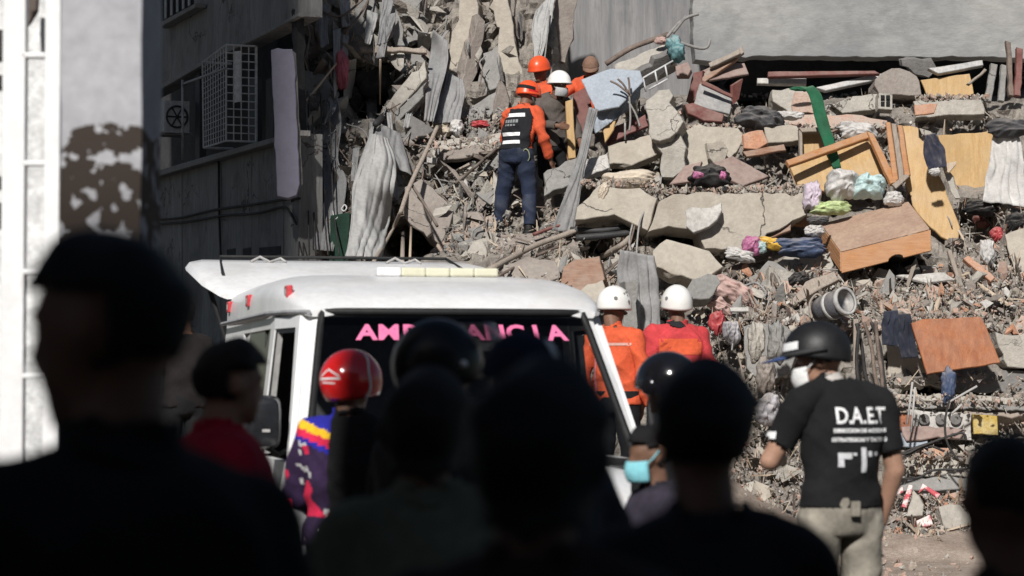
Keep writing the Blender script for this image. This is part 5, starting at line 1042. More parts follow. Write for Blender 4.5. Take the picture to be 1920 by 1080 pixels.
# light bar across the roof
cream = M('lightbar_cream', (.6, .585, .44), (.68, .66, .52), rough=.3, bump=.02, fine=.05)
LBR = box('light_bar', (-.3, 1.4, 2.158), (.44, 1.7, 2.178), rubber, VAN, .004)
for k in range(5):
    x = -.29 + .144 * k; o = box('lamp_cover', (x, 1.415, 2.179), (x + .1435, 1.685, 2.232), cream if k else white_p, LBR, .012)
# raised tailgate behind the roof
TG = empty('tailgate'); TG.parent = VAN; TG.location = (0, 4.34, 2.13); TG.rotation_euler = (math.radians(9), 0, 0)
def tg(y, hw, z0, z1):
    return [Vector((x, y, z)) for x, z in ((-hw, z0 + .02), (-hw + .03, z1 - .02), (-hw + .12, z1), (hw - .12, z1), (hw - .03, z1 - .02), (hw, z0 + .02), (hw - .05, z0), (-hw + .05, z0))]
loft('tailgate_skin', [tg(.02, .95, .0, .06), tg(.3, 1.05, .04, .12), tg(.9, 1.12, .08, .16), tg(1.25, 1.1, .06, .14), tg(1.34, 1.05, .02, .06)], vwhite, TG)
V, F = [], []; tube(V, F, [Vector((-.9, .35, .14)), Vector((-.85, 1.2, .17)), Vector((.85, 1.2, .17)), Vector((.9, .35, .14))], .012, 6); mk('trim', V, F, rubber, TG)
for x in (-.55, .45):
    V, F = [], []; tube(V, F, [Vector((x - .1, .9, .165)), Vector((x - .03, .92, .2)), Vector((x + .04, .9, .165)), Vector((x + .12, .92, .19)), Vector((x + .16, .9, .165))], .012, 6); mk('latch', V, F, metal_grey, TG)
for sx in (-1, 1):
    V, F = [], []; tube(V, F, [Vector((sx * .86, 4.3, 1.7)), Vector((sx * 1.0, 4.9, 2.3))], .018, 8); mk('gas_strut', V, F, rubber, VAN)
# ------------------------------------------------------------------ people
skin_d = M('skin_brown', (.16, .085, .055), (.21, .115, .08), sc=8, rough=.55, bump=.05, fine=.1)
skin_m = M('skin_tan', (.34, .19, .13), (.4, .235, .165), sc=8, rough=.55, bump=.05, fine=.1)
hair_m = M('hair_black', (.006, .006, .007), (.012, .011, .011), sc=30, rough=.6, bump=.5, bsc=160)
hair_b = M('hair_dark_brown', (.012, .009, .007), (.022, .016, .013), sc=30, rough=.65, bump=.5, bsc=160)
f_black = fab('shirt_black', (.010, .010, .011), .25); f_orange = fab('jumpsuit_orange', (.60, .10, .04), .14); f_redor = fab('jacket_red_orange', (.5, .05, .055), .2)
f_navyp = fab('trousers_navy', (.016, .024, .05), .3, dust=(.2, .19, .18), damt=.25); f_khaki = fab('trousers_khaki', (.25, .228, .19), .35, bsc=30); f_olive = fab('shirt_olive', (.07, .075, .05), .2)
f_red = fab('jacket_dark_red', (.42, .012, .035), .2); f_brown = fab('shirt_brown', (.1, .085, .075), .2); f_boot = fab('boot_black', (.012, .012, .012), .2, rough=.6); f_dgrey = fab('shirt_dark_grey', (.02, .02, .022), .2)
h_white = M('helmet_white', (.74, .73, .7), (.8, .79, .76), rough=.35, bump=.02, spec=.5, fine=.04); h_red = M('helmet_red', (.62, .012, .014), (.68, .02, .02), rough=.16, bump=0, spec=.6, coat=.6, fine=.03)
h_orange = M('helmet_orange', (.72, .07, .02), (.78, .1, .03), rough=.35, bump=.02, spec=.5, fine=.05); h_black = M('helmet_black', (.006, .006, .007), (.009, .009, .01), rough=.3, bump=.02, spec=.35, fine=.05)
h_glossb = M('helmet_black_gloss', (.006, .006, .008), (.01, .01, .012), rough=.12, bump=0, spec=.6, coat=.5, fine=.03)
mask_w = fab('mask_white', (.75, .75, .74), .05); mask_c = fab('mask_cyan', (.25, .62, .7), .05); refl = M('reflective_white', (.74, .74, .75), (.82, .82, .82), rough=.5, bump=.05, fine=.06)
cap_brown = fab('cap_brown', (.2, .12, .085), .2); cap_navy = fab('cap_navy', (.012, .018, .04), .2); cap_blue = fab('cap_blue', (.035, .06, .15), .2)

def cap_vf(V, F, a, b, ra, rb, seg=12):
    """closed tapered capsule"""
    a, b = Vector(a), Vector(b); t = (b - a); L = t.length; t = t.normalized() if L > 1e-6 else Vector((0, 0, 1))
    u = t.cross(Vector((0, 1, 0)) if abs(t.y) < .9 else Vector((1, 0, 0))).normalized(); w = t.cross(u); rings = []
    for ang in (-85, -60, -30, 0): g = math.radians(ang); rings.append((a + t * ra * math.sin(g), ra * math.cos(g)))
    for ang in (0, 30, 60, 85): g = math.radians(ang); rings.append((b + t * rb * math.sin(g), rb * math.cos(g)))
    base = len(V)
    for c, r in rings:
        for k in range(seg): g = 2 * math.pi * k / seg; V.append(c + (u * math.cos(g) + w * math.sin(g)) * r)
    n = len(rings)
    for i in range(n - 1):
        for k in range(seg): j = (k + 1) % seg; F.append((base + i * seg + k, base + i * seg + j, base + (i + 1) * seg + j, base + (i + 1) * seg + k))
    F.append([base + k for k in range(seg)][::-1]); F.append([base + (n - 1) * seg + k for k in range(seg)])
def ell_vf(V, F, c, r, R=None):
    b = len(V)
    for q in ICO3[0]:
        p = Vector((q.x * r[0], q.y * r[1], q.z * r[2])); V.append(Vector(c) + (R @ p if R else p))
    F.extend([[i + b for i in f] for f in ICO3[1]])
def loft_vf(V, F, rings, seg=20):
    """rings: (centre, u, v) half axis vectors"""
    b = len(V)
    for c, u, v in rings:
        for k in range(seg): g = 2 * math.pi * k / seg; V.append(c + u * math.cos(g) + v * math.sin(g))
    n = len(rings)
    for i in range(n - 1):
        for k in range(seg): j = (k + 1) % seg; F.append((b + i * seg + k, b + i * seg + j, b + (i + 1) * seg + j, b + (i + 1) * seg + k))
    F.append([b + k for k in range(seg)][::-1]); F.append([b + (n - 1) * seg + k for k in range(seg)])
DEF = dict(pelvis=(0, 0, .95), waist=(0, .0, 1.08), chest=(0, -.01, 1.28), neck=(0, -.02, 1.47), head=(0, .025, 1.635),
           shR=(.185, -.02, 1.415), shL=(-.185, -.02, 1.415), elR=(.25, -.05, 1.13), elL=(-.25, -.05, 1.13), wrR=(.26, .04, .89), wrL=(-.26, .04, .89),
           hipR=(.09, 0, .92), hipL=(-.09, 0, .92), knR=(.11, .02, .5), knL=(-.11, .02, .5), anR=(.12, -.03, .09), anL=(-.12, -.03, .09))
def rest(me_v, me_f, voxel):
    me = bpy.data.meshes.new('tmp'); me.from_pydata([tuple(v) for v in me_v], [], me_f)
    o = bpy.data.objects.new('tmp', me); COL.objects.link(o)
    m = o.modifiers.new('r', 'REMESH'); m.mode = 'VOXEL'; m.voxel_size = voxel
    s = o.modifiers.new('s', 'SMOOTH'); s.factor = .5; s.iterations = 4
    bpy.context.view_layer.update()
    r = bpy.data.meshes.new_from_object(o.evaluated_get(bpy.context.evaluated_depsgraph_get())); bpy.data.objects.remove(o); bpy.data.meshes.remove(me); return r
def person(label, loc, rz, pose=None, H=1.0, voxel=.011, skin=skin_d, clothes=(), hair=None, headrot=(0, 0, 0), group=None, bulk=1.0, face=True, hands=True):
    """one continuous figure; local x = its right, y = forward, z = up; clothes are shells grown off the body"""
    J = {k: Vector(v) for k, v in DEF.items()}
    for k, v in (pose or {}).items(): J[k] = Vector(v)
    V, F, prim = [], [], []
    def limb(a, b, ra, rb, reg): cap_vf(V, F, a, b, ra, rb); prim.append((a, b, ra, rb, reg))
    # torso
    side = (J['shR'] - J['shL']); side = side.normalized(); hs = (J['hipR'] - J['hipL']).normalized()
    sp = [J['pelvis'] - (J['waist'] - J['pelvis']).normalized() * .09, J['pelvis'], J['waist'], J['chest'], J['chest'].lerp(J['neck'], .55), J['chest'].lerp(J['neck'], .86), J['neck']]
    rr = [(.135, .10), (.168, .122), (.148, .108), (.172, .118), (.178, .105), (.125, .082), (.062, .062)]
    rings = []
    for i, c in enumerate(sp):
        t = (sp[min(i + 1, 6)] - sp[max(i - 1, 0)]).normalized(); sd = hs.lerp(side, min(1, max(0, (i - 1) / 2))); sd = (sd - t * sd.dot(t)).normalized(); fw = t.cross(sd)
        rings.append((c, sd * rr[i][0] * bulk, fw * rr[i][1] * bulk))
    loft_vf(V, F, rings)
    for i in range(6):
        reg = 'hip' if i < 2 else 'torso'
        for s in (-1, 0, 1): prim.append((rings[i][0] + rings[i][1] * .45 * s, rings[i + 1][0] + rings[i + 1][1] * .45 * s, rr[i][1] * bulk, rr[i + 1][1] * bulk, reg))
    hq = Euler([math.radians(a) for a in headrot], 'ZXY' if False else 'XYZ').to_matrix()
    hd = J['head']; limb(J['neck'] - Vector((0, 0, .03)), hd - hq @ Vector((0, .02, .07)), .062, .055, 'neck')
    def hp(x, y, z): return hd + hq @ Vector((x, y, z))
    ell_vf(V, F, hp(0, -.008, .02), (.077, .098, .1), hq); prim.append((hp(0, -.015, .03), hp(0, .01, .02), .09, .09, 'head'))
    ell_vf(V, F, hp(0, .03, -.045), (.058, .062, .072), hq); prim.append((hp(0, .03, -.06), hp(0, .03, -.02), .06, .06, 'head'))
    if face:
        ell_vf(V, F, hp(0, .096, -.022), (.014, .02, .022), hq); ell_vf(V, F, hp(0, .088, -.005), (.010, .014, .03), hq)
        ell_vf(V, F, hp(0, .085, -.066), (.024, .012, .012), hq); ell_vf(V, F, hp(0, .072, -.1), (.026, .02, .02), hq)
        for s in (-1, 1): ell_vf(V, F, hp(s * .079, -.008, -.005), (.013, .02, .032), hq); ell_vf(V, F, hp(s * .032, .078, .022), (.024, .014, .010), hq)
    for s in 'RL':
        sx = 1 if s == 'R' else -1
        limb(J['neck'] - Vector((0, 0, .02)), J['sh' + s] - Vector((sx * .02, 0, .005)), .052, .052 * bulk, 'torso'); limb(J['sh' + s] - Vector((sx * .02, 0, .012)), J['el' + s], .054 * bulk, .043, 'uarm' + s); limb(J['el' + s], J['wr' + s], .045, .029, 'farm' + s)
        d = (J['wr' + s] - J['el' + s]).normalized(); up = Vector((0, 1, 0)) if abs(d.y) < .8 else Vector((0, 0, 1)); pw = (up - d * up.dot(d)).normalized(); pn = d.cross(pw)
        w = J['wr' + s]; pc = w + d * .05
        R3 = Matrix((pw, pn, d)).transposed(); ell_vf(V, F, pc, (.042, .018, .052), R3); prim.append((w + d * .01, w + d * .17, .03, .03, 'hand' + s))
        if hands:
            for k, (o, L) in enumerate(((-.03, .065), (-.011, .08), (.009, .076), (.028, .058))):
                a = pc + d * .04 + pw * (-o if sx > 0 else -o); b = a + d * L * .55 + pn * (.012 * sx); c = b + d * L * .42 + pn * (.03 * sx); cap_vf(V, F, a, b, .0095, .009, 8); cap_vf(V, F, b, c, .009, .008, 8)
            a = w + d * .03 + pw * .032; b = a + d * .035 + pw * .022 + pn * (.012 * sx); cap_vf(V, F, a, b, .0115, .010, 8); cap_vf(V, F, b, b + d * .03 + pn * (.01 * sx), .010, .009, 8)
        limb(J['hip' + s], J['kn' + s], .09 * bulk, .058, 'thigh' + s); limb(J['kn' + s], J['kn' + s].lerp(J['an' + s], .35) - Vector((0, .012, 0)), .056, .056, 'shin' + s); limb(J['kn' + s].lerp(J['an' + s], .35) - Vector((0, .012, 0)), J['an' + s], .055, .038, 'shin' + s)
        an = J['an' + s]; limb(an + Vector((0, -.03, -.045)), an + Vector((sx * .02, .16, -.058)), .045, .034, 'foot' + s); limb(an + Vector((0, 0, .02)), an + Vector((0, 0, -.04)), .042, .042, 'foot' + s)
    V = [v * H for v in V]
    me = rest(V, F, voxel * H); nv = len(me.vertices)
    co = np.empty(nv * 3, np.float32); me.vertices.foreach_get('co', co); co = co.reshape(-1, 3).astype(float)
    no = np.empty(nv * 3, np.float32); me.vertices.foreach_get('normal', no); no = no.reshape(-1, 3).astype(float)
    best = np.full(nv, 9.); reg = np.zeros(nv, int); tt = np.zeros(nv); names = []
    for (a, b, ra, rb, rg) in prim:
        if rg not in names: names.append(rg)
        A, B = np.array(a * H), np.array(b * H); d = B - A; t = np.clip(((co - A) @ d) / max(d @ d, 1e-9), 0, 1)
        dist = np.linalg.norm(co - (A + t[:, None] * d), axis=1) - H * (ra + (rb - ra) * t); k = dist < best
        best[k] = dist[k]; reg[k] = names.index(rg); tt[k] = t[k]
    e = empty('person', loc, rz); tag(e, label, 'person', group)
    body = bpy.data.objects.new('body', me); COL.objects.link(body); body.parent = e; me.materials.clear(); me.materials.append(skin)
    me.polygons.foreach_set('use_smooth', [True] * len(me.polygons))
    faces = [tuple(p.vertices) for p in me.polygons]; fa = np.array([f if len(f) == 4 else f + (f[-1],) for f in faces])
    hl = (co / H - np.array(hd)) @ np.array(hq)          # head-local coordinates
    rn = np.array(names)[reg]; kids = {}
    def shell(nm, mask, mat, off, fold, seed, taper=None):
        sel = mask[fa].all(axis=1)
        if not sel.any(): return None
        fs = fa[sel]; idx = np.unique(fs); mp = -np.ones(nv, int); mp[idx] = np.arange(len(idx)); p = co[idx]; n_ = no[idx]
        x_, y_, z_ = p[:, 0], p[:, 1], p[:, 2]
        def rdg(ph): return 1 - 2 * np.abs(np.sin(ph * .5))
        f1 = .9 * rdg(z_ * 17 + 9 * x_ + 3.5 * np.sin(x_ * 8 + seed) + 3 * np.sin(y_ * 9 + z_ * 5) + seed) + .8 * rdg(-z_ * 13 + 22 * x_ + 4 * np.sin(z_ * 7 + seed * 2) + 9 * y_) + .5 * rdg(z_ * 41 + 25 * x_ - 17 * y_ + 3 * np.sin(x_ * 19 + z_ * 11)) + .5 * np.sin(z_ * 9 + 3 * np.sin(x_ * 6 + seed))
        if taper is not None: f1 = f1 * taper[idx]; off = off * taper[idx]
        p2 = p + n_ * (off + fold * f1)[:, None]
        V2 = [tuple(x) for x in p2]; F2 = []
        for f in fs:
            g = [int(mp[i]) for i in f]; F2.append(g if g[2] != g[3] else g[:3])
        o = mk(nm, V2, F2, mat, e, smooth=True, recalc=False); m = o.modifiers.new('t', 'SOLIDIFY'); m.thickness = .004; m.offset = -1; kids[nm] = o; return o
    ARM = {'short': .75, 'none': -1, 'long': 2}
    for k, c in enumerate(clothes):
        nm, mat, kind = c[0], c[1], c[2]; off = c[3] if len(c) > 3 else .012; hem = c[5] if len(c) > 5 else -.05; fold = c[4] if len(c) > 4 else .003
        if kind in ('short', 'long', 'vest'):
            trunk = (rn == 'torso') | (rn == 'hip') | np.char.startswith(rn, 'thigh'); mask = trunk & (co[:, 2] > (J['pelvis'].z + hem) * H)
            if kind != 'vest':
                ua = np.char.startswith(rn, 'uarm'); mask |= ua if kind == 'long' else ua & (tt < .72)
                if kind == 'long': fm_ = np.char.startswith(rn, 'farm'); mask |= fm_ & (tt < .93)
            mask &= ~((rn == 'torso') & (np.linalg.norm(co / H - np.array(J['neck']), axis=1) < .055))
        elif kind == 'trousers':
            mask = (rn == 'hip') | np.char.startswith(rn, 'thigh') | (np.char.startswith(rn, 'shin') & (co[:, 2] > .1 * H)); mask &= co[:, 2] < (J['pelvis'].z + .06) * H
        elif kind == 'boots':
            mask = np.char.startswith(rn, 'foot') | (np.char.startswith(rn, 'shin') & (tt > .3) & (co[:, 2] < (J['anR'].z + .2) * H) if False else np.char.startswith(rn, 'foot'))
            for s in 'RL': mask |= (np.linalg.norm(co / H - np.array(J['an' + s]), axis=1) < .13)
        elif kind == 'collar': mask = (rn == 'neck') & (tt < .55) | ((rn == 'torso') & (np.linalg.norm(co / H - np.array(J['neck']), axis=1) < .075))
        elif kind == 'glove': mask = np.char.startswith(rn, 'hand')
        if kind == 'boots':
            for sd_ in (-1, 1): shell('boot', mask & (co[:, 0] * sd_ > 0), mat, off, fold, k * 2.1)
        else: shell(nm, mask, mat, off, fold, k * 2.1)
    if hair:
        hm, hk = hair
        hs_ = (rn == 'head')
        if hk == 'full': hs_ &= (hl[:, 2] > .055 - .0 * hl[:, 1]) | ((hl[:, 1] < -.0) & (hl[:, 2] > -.075)) | ((hl[:, 1] < .045) & (hl[:, 2] > .035))
        elif hk == 'long': hs_ = (hs_ & ((hl[:, 2] > .05) | (hl[:, 1] < .02))) | ((rn == 'neck') & (hl[:, 1] < .0)) | (hs_ & (np.abs(hl[:, 0]) > .06) & (hl[:, 1] < .05))
        else: hs_ &= (hl[:, 2] > .062) | ((hl[:, 1] < -.0) & (hl[:, 2] > -.02))
        if hk != 'long': hs_ &= ~((np.abs(hl[:, 0]) > .0735) & (hl[:, 2] < .034) & (hl[:, 1] > -.035))
        tp = np.clip((hl[:, 2] + .085) / .11, .12, 1.) if hk != 'long' else np.clip((hl[:, 2] + .3) / .2, .3, 1)
        tp = tp * (1 + .5 * np.sin(hl[:, 0] * 31 + 2 * np.sin(hl[:, 1] * 23)) * (hl[:, 2] > .04))
        shell('hair', hs_, hm, {'full': .019, 'long': .02}.get(hk, .007), .0035 if hk != 'long' else .006, 3, tp)
    hm4 = Matrix.Translation(hd * H) @ hq.to_4x4() @ Matrix.Scale(H, 4)
    return dict(root=e, body=body, kids=kids, J=J, H=H, head=hm4)
def on_head(p, name, V, F, mat, parent=None, smooth=True):
    o = mk(name, [p['head'] @ Vector(v) for v in V], F, mat, parent or p['root'], smooth=smooth); return o
def dome(rx, ry, rz, zcut, c=(0, 0, .03), back=None, nth=16, nph=32, lip=.006):
    """helmet shell: ellipsoid down to zcut (front), back (at the nape), sides between; closed with an inner skin"""
    V, F = [], []; back = zcut if back is None else back
    for s in (0, 1):
        k = 1 - .07 * s
        for i in range(nth + 1):
            for j in range(nph):
                ph = 2 * math.pi * j / nph; cb = .5 - .5 * math.sin(ph); zc = zcut + (back - zcut) * cb
                tmax = math.acos(max(-.98, min(.98, zc))); th = tmax * i / nth
                fl = 1 + lip / .12 * max(0, (i / nth - .85) / .15) if s == 0 else 1
                V.append(Vector((c[0] + rx * k * fl * math.sin(th) * math.cos(ph), c[1] + ry * k * fl * math.sin(th) * math.sin(ph), c[2] + rz * k * math.cos(th))))
    n1 = (nth + 1) * nph
    for s in (0, 1):
        for i in range(nth):
            for j in range(nph):
                a = s * n1 + i * nph + j; b = s * n1 + i * nph + (j + 1) % nph; f = (a, b, b + nph, a + nph); F.append(f if s == 0 else f[::-1])
    for j in range(nph): a = nth * nph + j; b = nth * nph + (j + 1) % nph; F.append((a, b, b + n1, a + n1))
    return V, F
def dpt(rx, ry, rz, az, el, c=(0, 0, .03), k=1.0):
    """point on a helmet shell: azimuth from forward (deg, + = its right), elevation"""
    a, e = math.radians(az), math.radians(el); return Vector((c[0] + rx * k * math.cos(e) * math.sin(a), c[1] + ry * k * math.cos(e) * math.cos(a), c[2] + rz * k * math.sin(e)))
def patch(rx, ry, rz, az0, az1, el0, el1, k=1.015, nu=8, nv=4, c=(0, 0, .03), f=None):
    V, F = [], []
    for j in range(nv + 1):
        for i in range(nu + 1):
            a, e = az0 + (az1 - az0) * i / nu, el0 + (el1 - el0) * j / nv
            if f: a, e = f(i / nu, j / nv)
            V.append(dpt(rx, ry, rz, a, e, c, k))
    for j in range(nv):
        for i in range(nu): q = j * (nu + 1) + i; F.append((q, q + 1, q + nu + 2, q + nu + 1))
    return V, F
def strap_ring(p, z, r, mat, nm='strap'):
    V, F = [], []; tube(V, F, [Vector((r[0] * math.cos(a), -.005 + r[1] * math.sin(a), z)) for a in [2 * math.pi * i / 28 for i in range(29)]], .008, 6, False); return on_head(p, nm, V, F, mat)
def face_mask(p, mat, nm='face_mask'):
    V, F = [], []; nu, nv = 16, 8
    for j in range(nv + 1):
        for i in range(nu + 1):
            a = math.radians(-70 + 140 * i / nu); t = j / nv; r = .088 + .022 * math.cos(a) * math.sin(math.pi * (t * .8 + .1))
            V.append(Vector((r * math.sin(a) * .95, .018 + r * math.cos(a), -.118 + .098 * t)))
    for j in range(nv):
        for i in range(nu): q = j * (nu + 1) + i; F.append((q, q + 1, q + nu + 2, q + nu + 1))
    o = on_head(p, nm, V, F, mat); m = o.modifiers.new('t', 'SOLIDIFY'); m.thickness = .003
    for s in (-1, 1):
        V, F = [], []; tube(V, F, [Vector((s * .078, .06, -.04)), Vector((s * .086, .02, -.01)), Vector((s * .088, -.01, .02))], .004, 5); on_head(p, 'mask_strap', V, F, mat)
    return o
def cap(p, mat, bill_az=0, bill_len=.09, nm='cap', bmat=None, top=.112):
    V, F = dome(.092, .112, top, .12, (0, -.006, .035), back=-.12); o = on_head(p, nm, V, F, mat)
    V, F = [], []; n = 14
    for s in (0, 1):
        for i in range(n + 1):
            a = math.radians(bill_az - 62 + 124 * i / n)
            for r, d in ((1.0, 0), (1.0, 1)):
                x = .093 * math.sin(a); y = .112 * math.cos(a); k = d * bill_len * math.cos(math.radians(-62 + 124 * i / n)) ** .6; dirx, diry = math.sin(math.radians(bill_az)), math.cos(math.radians(bill_az))
                V.append(Vector((x + dirx * k, -.006 + y + diry * k, .05 - .02 * d - .006 * s)))
    m = 2 * (n + 1)
    for i in range(n): a = 2 * i; F += [(a, a + 1, a + 3, a + 2), (m + a, m + a + 2, m + a + 3, m + a + 1), (a + 1, m + a + 1, m + a + 3, a + 3)]
    on_head(p, 'cap_bill', V, F, bmat or mat, o); return o
def project_text(p, shell, txt, size, cx, cz, mat, nm, back=True, off=.004, bold=.002, sub=2, sx=1.0):
    """lettering laid onto the back of a garment"""
    tv, tf = text_mesh(txt, size, 0, bold, sub); me = shell.data; bv = BVHTree.FromPolygons([v.co for v in me.vertices], [list(q.vertices) for q in me.polygons])
    V = []
    for v in tv:
        x = cx - (-v.x * sx) if back else cx - v.x * sx
        h = bv.ray_cast(Vector((x, -.8, cz + v.y)), Vector((0, 1, 0))); y = h[0].y if h[0] else -.13
        V.append(Vector((x, y - off, cz + v.y)))
    o = mk(nm, V, tf, mat, shell, recalc=False)
    if len(txt) > 2: o['kind'] = 'stuff'
    return o
def back_patch(shell, x0, x1, z0, z1, mat, nm, n=10, m=4, off=.005, poly=None):
    me = shell.data; bv = BVHTree.FromPolygons([v.co for v in me.vertices], [list(q.vertices) for q in me.polygons]); V, F = [], []
    for j in range(m + 1):
        for i in range(n + 1):
            x = x0 + (x1 - x0) * i / n; z = z0 + (z1 - z0) * j / m; h = bv.ray_cast(Vector((x, -.8, z)), Vector((0, 1, 0))); V.append(Vector((x, (h[0].y if h[0] else -.12) - off, z)))
    for j in range(m):
        for i in range(n): q = j * (n + 1) + i; F.append((q, q + 1, q + n + 2, q + n + 1))
    return mk(nm, V, F, mat, shell, recalc=False)
TR, BT = ('trousers', f_black, 'trousers', .015, .004), ('boots', f_boot, 'boots', .012, .001)
def at(px, Y, z=0.): return Vector(((px - 960) / FPX * Y, Y, z))
HLM = (.118, .142, .132)
def climb_helmet(p, mat, vents=True):
    V, F = dome(.116, .14, .14, -.12, back=-.5, lip=.007, c=(0, -.004, .02)); o = on_head(p, 'helmet', V, F, mat)
    if vents:
        for (a, e) in ((60, 38), (70, 45), (60, 50), (80, 40), (75, 30), (90, 33), (-60, 38), (-70, 45), (-60, 50), (-80, 40), (120, 8), (-120, 8), (70, 8), (-70, 8)):
            c = dpt(*HLM, a, e, k=1.004); nn = (c - Vector((0, 0, .03))).normalized(); u = nn.cross(Vector((0, 0, 1))).normalized(); w = nn.cross(u); r = .008 if e > 20 else .015
            V = [c] + [c + (u * math.cos(g) + w * math.sin(g)) * r for g in [2 * math.pi * i / 10 for i in range(10)]]; on_head(p, 'vent', V, [(0, i + 1, (i + 1) % 10 + 1) for i in range(10)], conc_dark, o)
    strap_ring(p, -.03, (.094, .112), metal_dark, 'helmet_band'); return o
h_matte = M('helmet_black_matte', (.009, .009, .01), (.016, .016, .017), sc=9, rough=.48, bump=.06, spec=.35, fine=.15)
# --- uniformed man at the right
U = person('man in black D.A.E.T shirt, khaki trousers and black helmet at the right', at(1574, 10.8), math.radians(17), dict(neck=(-.015, .02, 1.475), head=(-.06, .085, 1.585), elL=(-.3, .05, 1.16), wrL=(-.16, .26, 1.16), elR=(.245, -.02, 1.12), wrR=(.225, .08, .89), shR=(.195, -.03, 1.415), shL=(-.195, -.01, 1.415)), 1.055, .010, skin_m,
    [('undershirt', cl_white, 'collar', .004, 0), ('trousers', f_khaki, 'trousers', .018, .004), ('shirt', f_black, 'short', .024, .005, .01), ('boots', f_boot, 'boots', .012, 0)], (hair_m, 'short'), headrot=(-10, 0, 62), bulk=.97)
V, F = dome(.122, .148, .138, .16, back=-.5, lip=.004); hb = on_head(U, 'helmet', V, F, h_matte)
V, F = patch(.122, .148, .138, 8, 62, 10, 24, 1.02); on_head(U, 'helmet_label', *patch(.122, .148, .138, -62, -18, 12, 26, 1.02), refl, hb)
V, F = [], []; tube(V, F, [dpt(.122, .148, .138, a, 4, k=1.03) for a in range(-110, 111, 10)], .012, 6); on_head(U, 'goggle_band', V, F, metal_dark, hb)
cap(U, cap_blue, 0, .135, 'cap', top=.10); face_mask(U, mask_w)
for s in (-1, 1):
    V, F = [], []; ell_vf(V, F, (s * .03, .083, .012), (.011, .006, .007)); on_head(U, 'eye', V, F, dwhite)
sh = U['kids']['shirt']; Hh = U['H']
for k, ch in enumerate('D.A.E.T'): project_text(U, sh, ch, .1, .05 + (-.1, -.062, -.03, .008, .038, .068, .1)[k], 1.392, refl, 'letter', bold=.0022, sx=.78)
project_text(U, sh, 'DIRECCION DE ACCIONES', .0225, .045, 1.352, refl, 'lettering', sub=1, bold=.0012)
project_text(U, sh, 'ESTRATEGICAS Y TACTICAS', .0225, .045, 1.312, refl, 'lettering', sub=1, bold=.0012)
em = fab('print_white', (.6, .6, .62), .1)
back_patch(sh, .035, .06, 1.175, 1.285, em, 'printed_emblem', 3, 6)
for (a, b, c_, d) in ((-.07, -.01, 1.235, 1.262), (-.07, -.045, 1.2, 1.234), (.07, .09, 1.245, 1.268), (.105, .125, 1.248, 1.264), (-.005, .012, 1.25, 1.262)): back_patch(sh, a, b, c_, d, em, 'printed_emblem', 4, 2)
# sleeve badge
J = U['J']; bv = BVHTree.FromPolygons([v.co for v in sh.data.vertices], [list(q.vertices) for q in sh.data.polygons]); V, F = [], []
for j in range(4):
    for i in range(6):
        z = (1.235 + .03 * j / 3) * Hh + .02; y = -.045 + .07 * i / 5; h = bv.ray_cast(Vector((-.8, y + .03, z)), Vector((1, 0, 0))); V.append((h[0] if h[0] else Vector((-.27, y, z))) - Vector((.005, 0, 0)))
for j in range(3):
    for i in range(5): q = j * 6 + i; F.append((q, q + 1, q + 7, q + 6))
mk('sleeve_badge', V, F, refl, sh, recalc=False)
bp = mk('belt_loop', *(lambda V, F: (box_vf(V, F, (-.02, -.165, .985), (.02, -.15, 1.05)), (V, F))[1])([], []), f_khaki, U['kids']['trousers'])
# --- standing rescuer in the middle
RZ = P(966, 452, 25.0)
R = person('standing rescuer with orange sleeves, black vest and navy trousers on the rubble', RZ, math.radians(-24), dict(pelvis=(.02, -.02, .93), waist=(.03, .0, 1.07), chest=(.05, .03, 1.26), neck=(.07, .06, 1.44), head=(.10, .12, 1.58), shR=(.255, .05, 1.39), shL=(-.11, .02, 1.385), elR=(.31, .03, 1.1), wrR=(.34, .16, .88), elL=(-.17, .1, 1.1), wrL=(-.05, .3, 1.0), hipR=(.11, -.02, .91), hipL=(-.07, -.02, .91), knR=(.15, .06, .5), knL=(-.15, .03, .5), anR=(.17, -.02, .12), anL=(-.2, -.04, .09)), .965, .011, skin_d,
    [('boots', f_boot, 'boots', .014, 0), ('trousers', f_navyp, 'trousers', .026, .006), ('jacket', f_orange, 'long', .022, .009, .04)], (hair_m, 'short'), headrot=(-14, 0, -32))
V, F = dome(.118, .142, .134, -.1, back=-.42, lip=.01); hb = on_head(R, 'helmet', V, F, h_orange)
on_head(R, 'helmet_stripe', *patch(.118, .142, .128, 90, 280, 4, 22, 1.03, 20, 3), black_m, hb); on_head(R, 'ear_guard', *patch(.118, .142, .128, 70, 120, -22, 6, 1.02, 6, 3), h_red, hb)
V, F = [], []; tube(V, F, [Vector((.09, .0, -.03)), Vector((.085, .05, -.09)), Vector((.06, .06, -.12))], .01, 6); on_head(R, 'chin_strap', V, F, metal_dark)
def vest_shell(p, jk, mat):
    me = jk.data; Jn = p['J']; Hn = p['H']; fs = []; ids = {}; VV = []
    for q in me.polygons:
        c = q.center / Hn
        dx = min((c - Jn['shR']).length, (c - Jn['shL']).length)
        if c.z < 1.41 and c.z > .98 and dx > .11 and abs(c.x - lerp_tab([(.95, .02), (1.44, .07)], c.z)) < .155:
            f = []
            for i in q.vertices:
                if i not in ids: ids[i] = len(VV); v = me.vertices[i]; VV.append(v.co + v.normal * .016)
                f.append(ids[i])
            fs.append(f)
    o = mk('vest', VV, fs, mat, p['root'], smooth=True, recalc=False); m = o.modifiers.new('t', 'SOLIDIFY'); m.thickness = .012; m.offset = -1; return o
vs = vest_shell(R, R['kids']['jacket'], fab('vest_black', (.016, .017, .02), .2))
hh = R['H']
for (z0, z1, x0, x1) in ((1.325, 1.365, -.085, .155), (1.12, 1.158, -.10, .11), (1.035, 1.072, -.10, .11)): back_patch(vs, x0 * hh, x1 * hh, z0 * hh, z1 * hh, refl, 'reflective_band', 10, 3)
gm = fab('print_grey', (.25, .26, .27), .15)
